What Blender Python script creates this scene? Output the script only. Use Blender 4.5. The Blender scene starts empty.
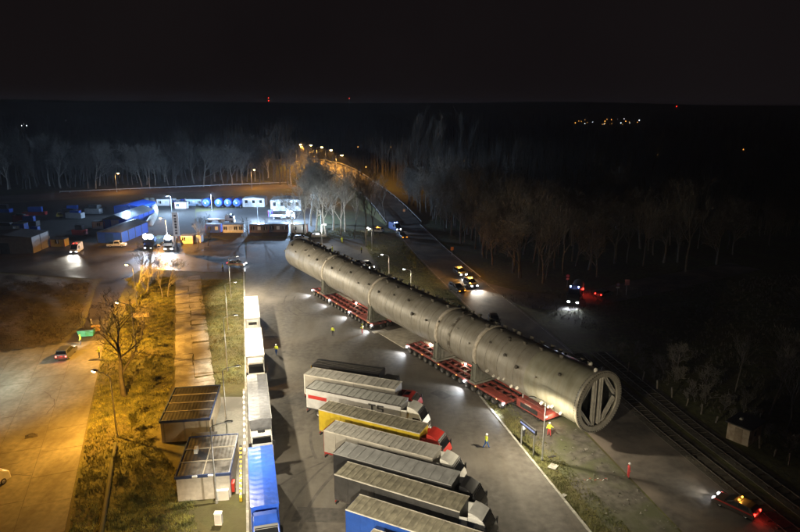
import bpy, bmesh, math, random
from mathutils import Vector, Matrix
random.seed(7)
R = math.radians
PI = math.pi
SC = bpy.context.scene
COL = SC.collection

# ------------------------------------------------------------------ camera, sky, exposure
CAM_H, FPX = 40.0, 622.0
PITCH = math.atan(162 / 622)
cam_d = bpy.data.cameras.new('camera')
cam = bpy.data.objects.new('camera', cam_d)
COL.objects.link(cam)
cam.location = (0, 0, CAM_H)
cam.rotation_euler = (PI / 2 - PITCH, 0, 0)
cam_d.sensor_width = 36.0
cam_d.lens = FPX / 800 * 36
cam_d.clip_start = 0.5
cam_d.clip_end = 20000
SC.camera = cam

world = bpy.data.worlds.new('World')
SC.world = world
world.use_nodes = True
wn, wl = world.node_tree.nodes, world.node_tree.links
wn.clear()
w_out = wn.new('ShaderNodeOutputWorld')
w_bg = wn.new('ShaderNodeBackground')
w_tc = wn.new('ShaderNodeTexCoord')
w_no = wn.new('ShaderNodeTexNoise')
w_no.inputs['Scale'].default_value = 2.5
w_no.inputs['Detail'].default_value = 5
w_rp = wn.new('ShaderNodeValToRGB')          # thin overcast at night, faintly lit from the towns below
w_rp.color_ramp.elements[0].position = 0.3
w_rp.color_ramp.elements[0].color = (0.78, 0.58, 0.64, 1)
w_rp.color_ramp.elements[1].position = 0.75
w_rp.color_ramp.elements[1].color = (1.05, 0.80, 0.84, 1)
wl.new(w_tc.outputs['Generated'], w_no.inputs['Vector'])
wl.new(w_no.outputs['Fac'], w_rp.inputs['Fac'])
wl.new(w_rp.outputs['Color'], w_bg.inputs['Color'])
w_bg.inputs['Strength'].default_value = 0.0009
wl.new(w_bg.outputs['Background'], w_out.inputs['Surface'])

SC.view_settings.view_transform = 'Standard'
SC.view_settings.look = 'None'
SC.view_settings.exposure = 3.0
SC.view_settings.gamma = 1.0
SC.view_settings.use_curve_mapping = False
SC.render.engine = 'CYCLES'
SC.cycles.use_denoising = True
SC.cycles.max_bounces = 5
SC.cycles.diffuse_bounces = 2
SC.cycles.glossy_bounces = 2
SC.cycles.transmission_bounces = 2
SC.cycles.volume_bounces = 0
SC.cycles.caustics_reflective = False
SC.cycles.caustics_refractive = False
SC.cycles.sample_clamp_indirect = 3.0
SC.cycles.use_light_tree = True
SC.cycles.use_adaptive_sampling = True
SC.cycles.adaptive_threshold = 0.02


def G(u, v, h=0.0):
    """a point of the place (metres) read off the plan: survey helper for ground positions"""
    x = (u - 400) / FPX
    y = (v - 266) / FPX
    t = (CAM_H - h) / (math.sin(PITCH) + y * math.cos(PITCH))
    return Vector((x * t, t * (math.cos(PITCH) - y * math.sin(PITCH)), h))


# ------------------------------------------------------------------ materials
MATS = {}


def mat(name, col, rough=0.7, metal=0.0, var=0.15, scale=3.0, bump=0.0, bscale=None, col2=None, emit=None, estr=0.0,
        detail=6, spec=0.5, lo=0.35, hi=0.65, rough2=None, stretch=None, coords='Object', vary=0.0):
    if name in MATS:
        return MATS[name]
    m = bpy.data.materials.new(name)
    m.use_nodes = True
    n, l = m.node_tree.nodes, m.node_tree.links
    b = n['Principled BSDF']
    b.inputs['Roughness'].default_value = rough
    b.inputs['Metallic'].default_value = metal
    b.inputs['Specular IOR Level'].default_value = spec
    if emit:
        b.inputs['Base Color'].default_value = (*col, 1)
        b.inputs['Emission Color'].default_value = (*emit, 1)
        b.inputs['Emission Strength'].default_value = estr
        MATS[name] = m
        return m
    tc = n.new('ShaderNodeTexCoord')
    src = tc.outputs[coords]
    if stretch:
        mp = n.new('ShaderNodeMapping')
        mp.inputs['Scale'].default_value = stretch
        l.new(src, mp.inputs['Vector'])
        src = mp.outputs['Vector']
    no = n.new('ShaderNodeTexNoise')
    no.inputs['Scale'].default_value = scale
    no.inputs['Detail'].default_value = detail
    l.new(src, no.inputs['Vector'])
    rp = n.new('ShaderNodeValToRGB')
    c2 = col2 if col2 else tuple(min(1, c * (1 + var)) for c in col)
    c1 = col if col2 else tuple(c * (1 - var) for c in col)
    rp.color_ramp.elements[0].position = lo
    rp.color_ramp.elements[1].position = hi
    rp.color_ramp.elements[0].color = (*c1, 1)
    rp.color_ramp.elements[1].color = (*c2, 1)
    l.new(no.outputs['Fac'], rp.inputs['Fac'])
    out = rp.outputs['Color']
    if vary:
        oi = n.new('ShaderNodeObjectInfo')
        hs = n.new('ShaderNodeHueSaturation')
        mr = n.new('ShaderNodeMapRange')
        mr.inputs['To Min'].default_value = 1 - vary
        mr.inputs['To Max'].default_value = 1 + vary
        l.new(oi.outputs['Random'], mr.inputs['Value'])
        l.new(mr.outputs['Result'], hs.inputs['Value'])
        l.new(out, hs.inputs['Color'])
        out = hs.outputs['Color']
    l.new(out, b.inputs['Base Color'])
    if rough2 is not None:
        mr2 = n.new('ShaderNodeMapRange')
        mr2.inputs['From Min'].default_value = lo
        mr2.inputs['From Max'].default_value = hi
        mr2.inputs['To Min'].default_value = rough
        mr2.inputs['To Max'].default_value = rough2
        l.new(no.outputs['Fac'], mr2.inputs['Value'])
        l.new(mr2.outputs['Result'], b.inputs['Roughness'])
    if bump:
        nb = n.new('ShaderNodeTexNoise')
        nb.inputs['Scale'].default_value = bscale or scale * 6
        nb.inputs['Detail'].default_value = 5
        l.new(src, nb.inputs['Vector'])
        bp = n.new('ShaderNodeBump')
        bp.inputs['Strength'].default_value = 0.6
        bp.inputs['Distance'].default_value = bump
        l.new(nb.outputs['Fac'], bp.inputs['Height'])
        l.new(bp.outputs['Normal'], b.inputs['Normal'])
    MATS[name] = m
    return m


def two_scale(name, c1, c2, c3, s1, s2, rough=0.85, bump=0.05, mask=(0.42, 0.6), stains=None, rough_wet=None):
    """ground material: fine noise c1-c2, broad patches of c3, bump"""
    m = mat(name, c1, rough=rough, col2=c2, scale=s2, bump=bump, bscale=s2 * 2.2, detail=9, lo=0.32, hi=0.68)
    n, l = m.node_tree.nodes, m.node_tree.links
    b = n['Principled BSDF']
    lk = b.inputs['Base Color'].links[0]
    base = lk.from_socket
    tc = [x for x in n if x.type == 'TEX_COORD'][0]
    no = n.new('ShaderNodeTexNoise')
    no.inputs['Scale'].default_value = s1
    no.inputs['Detail'].default_value = 8
    no.inputs['Distortion'].default_value = 0.6
    l.new(tc.outputs['Object'], no.inputs['Vector'])
    rp = n.new('ShaderNodeValToRGB')
    rp.color_ramp.elements[0].position, rp.color_ramp.elements[1].position = mask
    l.new(no.outputs['Fac'], rp.inputs['Fac'])
    mx = n.new('ShaderNodeMix')
    mx.data_type = 'RGBA'
    l.new(rp.outputs['Color'], mx.inputs['Factor'])
    l.new(base, mx.inputs['A'])
    mx.inputs['B'].default_value = (*c3, 1)
    l.new(mx.outputs['Result'], b.inputs['Base Color'])
    if rough_wet is not None:
        mr = n.new('ShaderNodeMapRange')
        mr.inputs['To Min'].default_value = rough
        mr.inputs['To Max'].default_value = rough_wet
        l.new(rp.outputs['Color'], mr.inputs['Value'])
        l.new(mr.outputs['Result'], b.inputs['Roughness'])
    return m


M_ground = two_scale('night_meadow', (0.035, 0.040, 0.010), (0.12, 0.12, 0.036), (0.07, 0.06, 0.022), 0.12, 1.1, 0.95, 0.15)
M_lot = two_scale('worn_asphalt', (0.058, 0.051, 0.043), (0.108, 0.097, 0.083), (0.135, 0.122, 0.104), 0.09, 1.3, 0.78, 0.02, (0.45, 0.68))
M_road = two_scale('road_asphalt', (0.055, 0.048, 0.041), (0.10, 0.088, 0.075), (0.17, 0.14, 0.115), 0.16, 1.3, 0.8, 0.02, (0.42, 0.66))
M_cross = two_scale('muddy_asphalt', (0.026, 0.022, 0.018), (0.068, 0.056, 0.043), (0.022, 0.019, 0.016), 0.09, 0.9, 0.7, 0.02, (0.4, 0.75), rough_wet=0.22)
M_conc = two_scale('apron_concrete', (0.12, 0.115, 0.10), (0.185, 0.175, 0.155), (0.085, 0.08, 0.068), 0.13, 1.6, 0.85, 0.02, (0.42, 0.72))
M_conc2 = two_scale('path_concrete', (0.24, 0.235, 0.215), (0.36, 0.35, 0.32), (0.15, 0.14, 0.115), 0.3, 2.5, 0.9, 0.03)
M_pad = two_scale('pad_concrete', (0.18, 0.175, 0.155), (0.25, 0.24, 0.215), (0.14, 0.135, 0.12), 0.25, 3, 0.85, 0.01)
M_dirt = two_scale('field_dirt', (0.035, 0.027, 0.020), (0.085, 0.066, 0.047), (0.03, 0.027, 0.016), 0.1, 0.9, 0.95, 0.25)
M_joint = mat('joint_dirt', (0.035, 0.03, 0.024), 0.95)
M_verge = two_scale('rubble_verge', (0.045, 0.04, 0.032), (0.12, 0.11, 0.09), (0.07, 0.075, 0.035), 0.2, 1.3, 0.95, 0.1)
M_kerb = mat('kerb_stone', (0.30, 0.29, 0.26), 0.85, var=0.25, scale=2, bump=0.01, vary=0.15)
M_line = mat('road_paint', (0.12, 0.11, 0.10), 0.8, col2=(.38, .36, .32), scale=.9)
M_grass = mat('grass_blades', (0.075, 0.085, 0.022), 0.8, col2=(0.19, 0.17, 0.06), scale=0.5, lo=0.35, hi=0.62)
M_scrub = mat('dry_scrub', (0.06, 0.07, 0.014), 0.85, col2=(0.27, 0.26, 0.065), scale=0.7, lo=.4, hi=.6)
M_bark = mat('bark', (0.085, 0.075, 0.062), 0.9, var=0.3, scale=2, bump=0.02, vary=0.25)
M_birch = mat('pale_bark', (0.26, 0.24, 0.20), 0.85, var=0.35, scale=3, vary=0.2)
M_twig = mat('twigs', (0.11, 0.098, 0.08), 0.9, var=0.25, scale=1, vary=0.3)
M_twigp = mat('pale_twigs', (0.24, 0.23, 0.20), 0.9, var=0.2, scale=1, vary=0.2)
M_ever = mat('evergreen', (0.04, 0.06, 0.03), 0.9, var=0.3, scale=1)
M_steel = mat('galvanised_steel', (0.42, 0.43, 0.43), 0.45, 0.6, var=0.12, scale=6)
M_dark = mat('dark_metal', (0.03, 0.03, 0.032), 0.5, 0.3, var=0.3, scale=5)
M_black = mat('black_plastic', (0.012, 0.012, 0.013), 0.45, var=0.3, scale=4)
M_tyre = mat('tyre_rubber', (0.026, 0.025, 0.024), 0.85, var=0.3, scale=9, bump=0.004)
M_rim = mat('wheel_rim', (0.40, 0.40, 0.40), 0.4, 0.7, var=0.2, scale=8)
M_glass = mat('vehicle_glass', (0.008, 0.009, 0.011), 0.06, var=0.1, spec=0.8)
M_vessel = mat('primer_steel', (0.205, 0.19, 0.16), 0.5, 0.15, col2=(0.29, 0.272, 0.24), scale=0.5, bump=0.01, bscale=1.5, detail=8, stretch=(0.5, 1.2, 1.2))
M_skirt = mat('green_primer_steel', (0.22, 0.215, 0.165), 0.5, 0.15, col2=(0.30, 0.29, 0.23), scale=0.6, bump=0.008, bscale=1.5)
def streaks(m, dark=.62, sc=(2.2, .35, .35)):
    n, l = m.node_tree.nodes, m.node_tree.links
    b = n['Principled BSDF']
    base = b.inputs['Base Color'].links[0].from_socket
    tc = [x for x in n if x.type == 'TEX_COORD'][0]
    mp = n.new('ShaderNodeMapping')
    mp.inputs['Scale'].default_value = sc
    l.new(tc.outputs['Object'], mp.inputs['Vector'])
    no = n.new('ShaderNodeTexNoise')
    no.inputs['Scale'].default_value = 1.0
    no.inputs['Detail'].default_value = 8
    no.inputs['Roughness'].default_value = .65
    l.new(mp.outputs['Vector'], no.inputs['Vector'])
    rp = n.new('ShaderNodeValToRGB')
    rp.color_ramp.elements[0].position, rp.color_ramp.elements[1].position = .36, .56
    rp.color_ramp.elements[0].color = (dark, dark * .95, dark * .86, 1)
    l.new(no.outputs['Fac'], rp.inputs['Fac'])
    mx = n.new('ShaderNodeMix')
    mx.data_type = 'RGBA'
    mx.blend_type = 'MULTIPLY'
    mx.inputs['Factor'].default_value = 1
    l.new(base, mx.inputs['A'])
    l.new(rp.outputs['Color'], mx.inputs['B'])
    l.new(mx.outputs['Result'], b.inputs['Base Color'])


streaks(M_vessel, .8)
streaks(M_skirt, .85)
streaks(M_lot, .72, (.22, .05, 1))
streaks(M_conc, .7, (.5, .14, 1))
M_seam = mat('weld_seam', (0.20, 0.18, 0.15), 0.6, 0.2, var=0.3, scale=1.5)
M_strap = mat('timber_strap', (0.42, 0.37, 0.30), 0.75, var=0.25, scale=2)
M_sooty = mat('dark_band', (0.09, 0.075, 0.055), 0.8, col2=(0.26, 0.24, 0.20), scale=1.4, lo=0.45, hi=0.55)
M_inner = mat('vessel_inside', (0.05, 0.05, 0.045), 0.8, var=0.3)
M_nozz = mat('nozzle_steel', (0.32, 0.30, 0.26), 0.5, 0.3, var=0.3, scale=2)
M_nozd = mat('nozzle_cover', (0.075, 0.066, 0.052), 0.7, 0.1, var=0.3, scale=2)
M_white = mat('white_wrap', (0.50, 0.47, 0.41), 0.6, var=0.1, scale=3)
M_redpt = mat('hauler_red', (0.21, 0.042, 0.032), 0.5, var=0.3, scale=2.5, rough2=0.7)
M_reddk = mat('hauler_red_worn', (0.13, 0.036, 0.028), 0.65, var=0.4, scale=2)
M_saddle = mat('saddle_grey_green', (0.15, 0.15, 0.125), 0.6, 0.1, var=0.2, scale=1.5)
M_pale = mat('pale_surface', (0.40, 0.37, 0.31), 0.8, var=0.2, scale=1)


def paint(name, col, rough=0.35, var=0.12, scale=1.2, spec=0.5, **k):
    return mat(name, col, rough, 0.0, var=var, scale=scale, spec=spec, **k)


def glow(name, col, strength):
    return mat(name, (0.8, 0.8, 0.8), 0.4, emit=col, estr=strength)


SOD = (1.0, 0.46, 0.055)
SODL = (1.0, 0.47, 0.08)
COOL = (0.86, 0.92, 1.0)
NEUT = (1.0, 0.95, 0.82)
BLUE = (0.45, 0.67, 1.0)
E_sod = glow('sodium_lens', (1.0, 0.55, 0.16), 9)
E_white = glow('white_lens', (0.92, 0.96, 1.0), 12)
E_warm = glow('warm_lens', (1.0, 0.86, 0.62), 9)
E_red = glow('tail_lens', (1.0, 0.02, 0.012), 1.8)
E_amber = glow('amber_beacon', (1.0, 0.28, 0.015), .9)
E_blue = glow('blue_beacon', (0.25, 0.35, 1.0), 6)
E_mark = glow('amber_marker', (1.0, 0.4, 0.05), 0.6)
E_led = mat('blue_white_screen', (.03, .03, .04), .4, emit=(.45, .55, 1), estr=.11)


# ------------------------------------------------------------------ mesh helpers
class MB:
    def __init__(s):
        s.v, s.f, s.mi, s.sm = [], [], [], []

    def add(s, vs, fs, mi=0, smooth=False):
        o = len(s.v)
        s.v += [tuple(p) for p in vs]
        for f in fs:
            s.f.append(tuple(i + o for i in f))
            s.mi.append(mi)
            s.sm.append(smooth)
        return s

    def box(s, x0, x1, y0, y1, z0, z1, mi=0):
        vs = [(x, y, z) for x in (x0, x1) for y in (y0, y1) for z in (z0, z1)]
        return s.add(vs, [(0, 1, 3, 2), (4, 6, 7, 5), (0, 4, 5, 1), (2, 3, 7, 6), (0, 2, 6, 4), (1, 5, 7, 3)], mi)

    def tube(s, p0, p1, r0, r1=None, n=8, mi=0, caps=True, smooth=True):
        p0, p1 = Vector(p0), Vector(p1)
        r1 = r0 if r1 is None else r1
        d = (p1 - p0)
        if d.length < 1e-6:
            return s
        d.normalize()
        a = d.orthogonal().normalized()
        b = d.cross(a)
        vs = []
        for p, r in ((p0, r0), (p1, r1)):
            for i in range(n):
                t = 2 * PI * i / n
                vs.append(p + a * (r * math.cos(t)) + b * (r * math.sin(t)))
        s.add(vs, [(i, (i + 1) % n, n + (i + 1) % n, n + i) for i in range(n)], mi, smooth)
        if caps:
            s.add(vs, [tuple(range(n - 1, -1, -1)), tuple(range(n, 2 * n))], mi)
        return s

    def beam(s, p0, p1, w, h, up=(0, 0, 1), mi=0):
        p0, p1 = Vector(p0), Vector(p1)
        d = (p1 - p0).normalized()
        u = Vector(up)
        sd = d.cross(u).normalized()
        u = sd.cross(d).normalized()
        vs = [p + sd * (a * w / 2) + u * (b * h / 2) for p in (p0, p1) for a, b in ((-1, -1), (1, -1), (1, 1), (-1, 1))]
        return s.add(vs, [(0, 1, 2, 3), (7, 6, 5, 4), (0, 4, 5, 1), (1, 5, 6, 2), (2, 6, 7, 3), (3, 7, 4, 0)], mi)

    def prism(s, prof, hw, mi=0):
        """profile in xz, extruded in y; hw is a half width or a function (x, z)"""
        fn = hw if callable(hw) else (lambda x, z: hw)
        n = len(prof)
        vs = [(x, fn(x, z), z) for x, z in prof] + [(x, -fn(x, z), z) for x, z in prof]
        fs = [tuple(range(n)), tuple(range(2 * n - 1, n - 1, -1))]
        fs += [(i, n + i, n + (i + 1) % n, (i + 1) % n) for i in range(n)]
        return s.add(vs, fs, mi)

    def poly(s, pts, z0, z1, mi=0):
        """flat outline extruded upwards (pts counter-clockwise)"""
        n = len(pts)
        vs = [(p[0], p[1], z1) for p in pts] + [(p[0], p[1], z0) for p in pts]
        fs = [tuple(range(n))] + [(i, n + i, n + (i + 1) % n, (i + 1) % n) for i in range(n)]
        return s.add(vs, fs, mi)

    def ring(s, x0, x1, ro, ri, n=48, mi=0, smooth=True):
        """annulus about the x axis, y z plane at centre 0"""
        vs = []
        for x, r in ((x0, ro), (x1, ro), (x1, ri), (x0, ri)):
            for i in range(n):
                t = 2 * PI * i / n
                vs.append((x, r * math.cos(t), r * math.sin(t)))
        for k in range(4):
            a, b = k * n, ((k + 1) % 4) * n
            s.add([], [], mi)
        o = len(s.v)
        s.v += vs
        for k in range(4):
            a, b = o + k * n, o + ((k + 1) % 4) * n
            for i in range(n):
                j = (i + 1) % n
                s.f.append((a + i, b + i, b + j, a + j))
                s.mi.append(mi)
                s.sm.append(smooth and k in (0, 2))
        return s

    def lathe(s, prof, n=24, axis='z', mi=0, smooth=True):
        """prof: list of (r, h)"""
        o = len(s.v)
        for r, h in prof:
            for i in range(n):
                t = 2 * PI * i / n
                c, d = r * math.cos(t), r * math.sin(t)
                s.v.append((c, d, h) if axis == 'z' else (h, c, d))
        for k in range(len(prof) - 1):
            for i in range(n):
                j = (i + 1) % n
                a, b = o + k * n, o + (k + 1) * n
                s.f.append((a + i, a + j, b + j, b + i))
                s.mi.append(mi)
                s.sm.append(smooth)
        return s

    def mesh(s, name, mats, bevel=0.0, fix=False):
        me = bpy.data.meshes.new(name)
        me.from_pydata(s.v, [], s.f)
        for m in (mats if isinstance(mats, (list, tuple)) else [mats]):
            me.materials.append(m)
        me.polygons.foreach_set('material_index', s.mi)
        me.polygons.foreach_set('use_smooth', s.sm)
        if bevel or fix:
            bm = bmesh.new()
            bm.from_mesh(me)
            bmesh.ops.recalc_face_normals(bm, faces=bm.faces)
            if bevel:
                bmesh.ops.bevel(bm, geom=list(bm.edges), offset=bevel, segments=2, profile=0.6, affect='EDGES', clamp_overlap=True)
            bm.to_mesh(me)
            bm.free()
        me.update()
        return me


def link(me, name, parent=None, loc=(0, 0, 0), rot=(0, 0, 0), scale=None):
    o = bpy.data.objects.new(name, me)
    COL.objects.link(o)
    o.location = loc
    o.rotation_euler = rot
    if scale:
        o.scale = scale if not isinstance(scale, (int, float)) else (scale,) * 3
    if parent:
        o.parent = parent
    return o


def part(mb, name, mats, parent, bevel=0.0, fix=True, **k):
    return link(mb.mesh(name, mats, bevel, fix), name, parent, **k)


def tag(o, label, cat, group=None, kind=None):
    if label:
        o['label'] = label
    if cat:
        o['category'] = cat
    if group:
        o['group'] = group
    if kind:
        o['kind'] = kind
    return o


def thing(name, label, cat, loc=(0, 0, 0), rz=0.0, group=None):
    o = link(None, name, None, loc, (0, 0, rz))
    return tag(o, label, cat, group)


def struct(o):
    o['kind'] = 'structure'
    return o


def light(kind, name, parent, loc, col, power, aim=None, size=0.12, angle=150, blend=0.4):
    d = bpy.data.lights.new(name, kind)
    d.color = col
    d.energy = power
    d.shadow_soft_size = size
    if kind == 'SPOT':
        d.spot_size = R(angle)
        d.spot_blend = blend
    o = bpy.data.objects.new(name, d)
    COL.objects.link(o)
    o.location = loc
    if parent:
        o.parent = parent
    if aim is not None:
        v = Vector(aim)
        o.rotation_euler = v.to_track_quat('-Z', 'Y').to_euler()
    return o


def inside(p, poly):
    x, y = p[0], p[1]
    c = False
    n = len(poly)
    for i in range(n):
        x0, y0 = poly[i][0], poly[i][1]
        x1, y1 = poly[i - 1][0], poly[i - 1][1]
        if (y0 > y) != (y1 > y) and x < (x1 - x0) * (y - y0) / (y1 - y0) + x0:
            c = not c
    return c


def clip(poly, conv):
    """clip polygon against convex counter-clockwise polygon"""
    out = list(poly)
    for i in range(len(conv)):
        a, b = conv[i], conv[(i + 1) % len(conv)]
        inp, out = out, []
        if not inp:
            break
        sd = lambda p: (b[0] - a[0]) * (p[1] - a[1]) - (b[1] - a[1]) * (p[0] - a[0])
        for k in range(len(inp)):
            p, q = inp[k - 1], inp[k]
            sp, sq = sd(p), sd(q)
            if sp * sq < 0:
                t = sp / (sp - sq)
                out.append((p[0] + (q[0] - p[0]) * t, p[1] + (q[1] - p[1]) * t))
            if sq >= 0:
                out.append(q)
    return out


def sheet(name, pts, z, m, thick=0.25):
    """ground sheet as a slab whose sides reach below the ground"""
    bm = bmesh.new()
    vs = [bm.verts.new((p[0], p[1], 0)) for p in pts]
    f = bm.faces.new(vs)
    bmesh.ops.triangulate(bm, faces=[f])
    bmesh.ops.recalc_face_normals(bm, faces=bm.faces)
    if sum(f.normal.z for f in bm.faces) < 0:
        bmesh.ops.reverse_faces(bm, faces=bm.faces)
    me = bpy.data.meshes.new(name)
    bm.to_mesh(me)
    bm.free()
    me.materials.append(m)
    o = link(me, name, None, (0, 0, z))
    return struct(o)


# ------------------------------------------------------------------ terrain
def terrain():
    def axis(a, b, steps):
        return [a + (b - a) * i / steps for i in range(steps)]
    xs = axis(-9000, -1500, 30) + axis(-1500, 1500, 60) + axis(1500, 9000, 30) + [9000]
    ys = axis(-300, 900, 40) + axis(900, 9000, 70) + [9000]
    rnd = random.Random(3)
    ph = [(rnd.uniform(0.0004, 0.0022), rnd.uniform(0, 6.3), rnd.uniform(-.6, .6)) for _ in range(7)]
    vs, fs = [], []
    for y in ys:
        for x in xs:
            k = min(1, max(0, (y - 2200) / 3800))
            h = sum(math.sin(x * a + y * a * c + b) for a, b, c in ph) * 6 + 52 - x * 0.006
            vs.append((x, y, -0.02 + h * k * k * (3 - 2 * k)))
    w = len(xs)
    for j in range(len(ys) - 1):
        for i in range(w - 1):
            fs.append((j * w + i, j * w + i + 1, (j + 1) * w + i + 1, (j + 1) * w + i))
    mb = MB().add(vs, fs, 0, True)
    o = link(mb.mesh('ground', M_ground), 'ground')
    struct(o)


terrain()

LOT = [(-5.0, 12), (28, 12), (18.2, 51.7), (11.4, 79.8), (-4.0, 143), (-12, 186), (-47, 187), (-33.2, 127.2)]
sheet('parking_lot', LOT, 0.03, M_lot)

ROADC = [(-14, 290), (-6, 250), (1.7, 209), (8, 172), (14, 142), (22, 105), (28.5, 71), (31.5, 56), (38, 24)]


def strip(cl, lo, hi):
    a, b = [], []
    for i, p in enumerate(cl):
        p0 = Vector(cl[max(0, i - 1)])
        p1 = Vector(cl[min(len(cl) - 1, i + 1)])
        d = (p1 - p0).normalized()
        n = Vector((d.y, -d.x))      # right-hand side when walking along the list
        a.append((p[0] + n.x * lo, p[1] + n.y * lo))
        b.append((p[0] + n.x * hi, p[1] + n.y * hi))
    return a, b


def strip_sheet(name, cl, lo, hi, z, m):
    a, b = strip(cl, lo, hi)
    return sheet(name, a + b[::-1], z, m)


# walking towards the camera: positive offset is the west (vessel) side
strip_sheet('road', ROADC, -5.2, 5.0, 0.02, M_road)
sheet('side_road', [(18, 128), (26, 120), (34, 118), (60, 132), (90, 150), (86, 157), (56, 141), (36, 128), (27, 131), (18, 140)], 0.016, M_road)
sheet('road_shoulder', [(24, 12), (31, 12), (27, 52), (23.3, 70), (17, 100), (12.2, 100), (13.6, 79.8), (20.4, 51.7)], 0.012, M_verge)

# concrete apron on the left, slab by slab
APRON = [(-22.5, 26), (-51.7, 102), (-58, 100.2), (-120, 88), (-120, 26)]
sheet('apron_bed', APRON, 0.008, M_joint)
apron = struct(link(None, 'concrete_road'))
ax_d = Vector((-0.358, 0.934))
ax_n = Vector((0.934, 0.358))
o0 = Vector((-32.4, 51.7))
ap_ccw = [(-22.5, 26), (-51.7, 102), (-58.6, 100.6), (-120, 88), (-120, 26)]
rnd = random.Random(5)
SLW, SLL = 4.6, 5.6
for i in range(-18, 1):
    for j in range(-6, 12):
        q = []
        e = 0.022
        for a, b in ((e, e), (SLW - e, e), (SLW - e, SLL - e), (e, SLL - e)):
            p = o0 + ax_n * ((i - 1) * SLW + a) + ax_d * (j * SLL + b + (1.3 if i % 2 else 0))
            q.append((p.x, p.y))
        q = clip(q, ap_ccw)
        if len(q) < 3:
            continue
        cx = sum(p[0] for p in q) / len(q)
        cy = sum(p[1] for p in q) / len(q)
        if cx < -62 - (cy - 50) * 0.8 or cy < 36:
            continue
        dz = rnd.uniform(-0.008, 0.008)
        mb = MB().poly(q, 0.0, 0.035 + dz)
        part(mb, 'concrete_slab', M_conc, apron)
# the far side of the apron out of sight: one plain sheet
sheet('apron_far_slab', [(-62, 50), (-98, 95), (-120, 88), (-120, 26), (-50, 26)], 0.02, M_conc)

lane = [G(62, 346), G(84.6, 324.6), G(97, 286.5), G(112, 264), G(150, 262), G(131, 276.6), G(111, 313), G(104, 339)]
sheet('lane', [(p.x, p.y) for p in lane], 0.014, M_cross)
cross = [G(-120, 268), G(-120, 247), G(110, 246), G(175, 243), G(244, 238), G(247, 272), G(205, 272), G(150, 269), G(95, 279), G(0, 272)]
sheet('cross_road', [(p.x, p.y) for p in cross], 0.018, M_cross)

# dirt field, with real bumps
def dirt_field():
    pl = [G(-130, 277), G(0, 274), G(95, 281), G(95.5, 287), G(83, 324), G(61, 345), G(0, 354), G(-130, 366)]
    pl = [(p.x, p.y) for p in pl]
    rr = random.Random(11)
    ph = [(rr.uniform(.15, .9), rr.uniform(.15, .9), rr.uniform(0, 6), rr.uniform(.03, .16)) for _ in range(14)]
    x0, x1 = min(p[0] for p in pl), max(p[0] for p in pl)
    y0, y1 = min(p[1] for p in pl), max(p[1] for p in pl)
    st = 0.8
    nx, ny = int((x1 - x0) / st), int((y1 - y0) / st)
    idx, vs, fs = {}, [], []
    for j in range(ny + 1):
        for i in range(nx + 1):
            x, y = x0 + i * st, y0 + j * st
            if inside((x, y), pl):
                h = 0.10 + sum(d * math.sin(a * x + b * y + c) for a, b, c, d in ph) * 0.55 + rr.uniform(-.05, .05)
                idx[i, j] = len(vs)
                vs.append((x, y, max(0.004, h)))
    for (i, j) in list(idx):
        q = [(i, j), (i + 1, j), (i + 1, j + 1), (i, j + 1)]
        if all(k in idx for k in q):
            fs.append([idx[k] for k in q])
    o = link(MB().add(vs, fs, 0, True).mesh('dirt_field', M_dirt), 'dirt_field')
    struct(o)


dirt_field()

# old slab path between the trees and the lamp row
path = struct(link(None, 'slab_path'))
pa, pb = G(188, 277), G(195, 386)
pdv = (pb - pa).normalized()
pnv = Vector((-pdv.y, pdv.x, 0))
plen = (pb - pa).length
rnd = random.Random(8)
yy = 0.0
while yy < plen:
    ln = rnd.uniform(3.6, 5.2)
    for sidex in (-1, 1):
        w0, w1 = (0.06, 2.75) if sidex > 0 else (-2.75, -0.06)
        off = rnd.uniform(-.35, .35)
        cuts = [(0, 1)] if rnd.random() < 0.3 else [(0, rnd.uniform(.35, .65))]
        if cuts[0][1] < 1:
            cuts.append((cuts[0][1], 1))
        for c0, c1 in cuts:
            q = []
            for a, b in ((w0, yy + off + ln * c0 + .07), (w1, yy + off + ln * c0 + .07), (w1, yy + off + ln * c1 - .07), (w0, yy + off + ln * c1 - .07)):
                p = pa + pdv * (b + rnd.uniform(-.22, .22)) + pnv * (a + rnd.uniform(-.16, .16))
                q.append((p.x, p.y))
            if q[0][0] * 0 == 0:
                area = sum(q[k - 1][0] * q[k][1] - q[k][0] * q[k - 1][1] for k in range(4))
                if area < 0:
                    q = q[::-1]
            part(MB().poly(q, 0, 0.06 + rnd.uniform(-.02, .03)), 'concrete_slab', M_conc2, path)
    yy += ln
PATHPOLY = [tuple((pa + pnv * 3)[:2]), tuple((pb + pnv * 3)[:2]), tuple((pb - pnv * 3)[:2]), tuple((pa - pnv * 3)[:2])]

pad = [G(216, 397), G(247, 397), G(248, 440), G(245, 494), G(236, 494), G(236, 437), G(213, 437)]
PADPOLY = [(p.x, p.y) for p in pad]
pad_o = sheet('shed_yard_pavement', PADPOLY, 0.022, M_pad)

# kerb with single stones along the lot's right edge, left edge too
def kerb_run(name, pts, w=0.28, h=0.13, step=1.6):
    k = struct(link(None, name))
    cache = {}
    for a, b in zip(pts[:-1], pts[1:]):
        a, b = Vector((*a, 0)), Vector((*b, 0))
        n = max(1, int((b - a).length / step))
        d = (b - a) / n
        L = round(d.length, 2)
        if L not in cache:
            cache[L] = MB().box(-L / 2 + .012, L / 2 - .012, -w / 2, w / 2, -.05, h).mesh('kerb_stone', M_kerb, 0.02, True)
        for i in range(n):
            link(cache[L], 'kerb_stone', k, a + d * (i + .5), (0, 0, math.atan2(d.y, d.x)))


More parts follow.
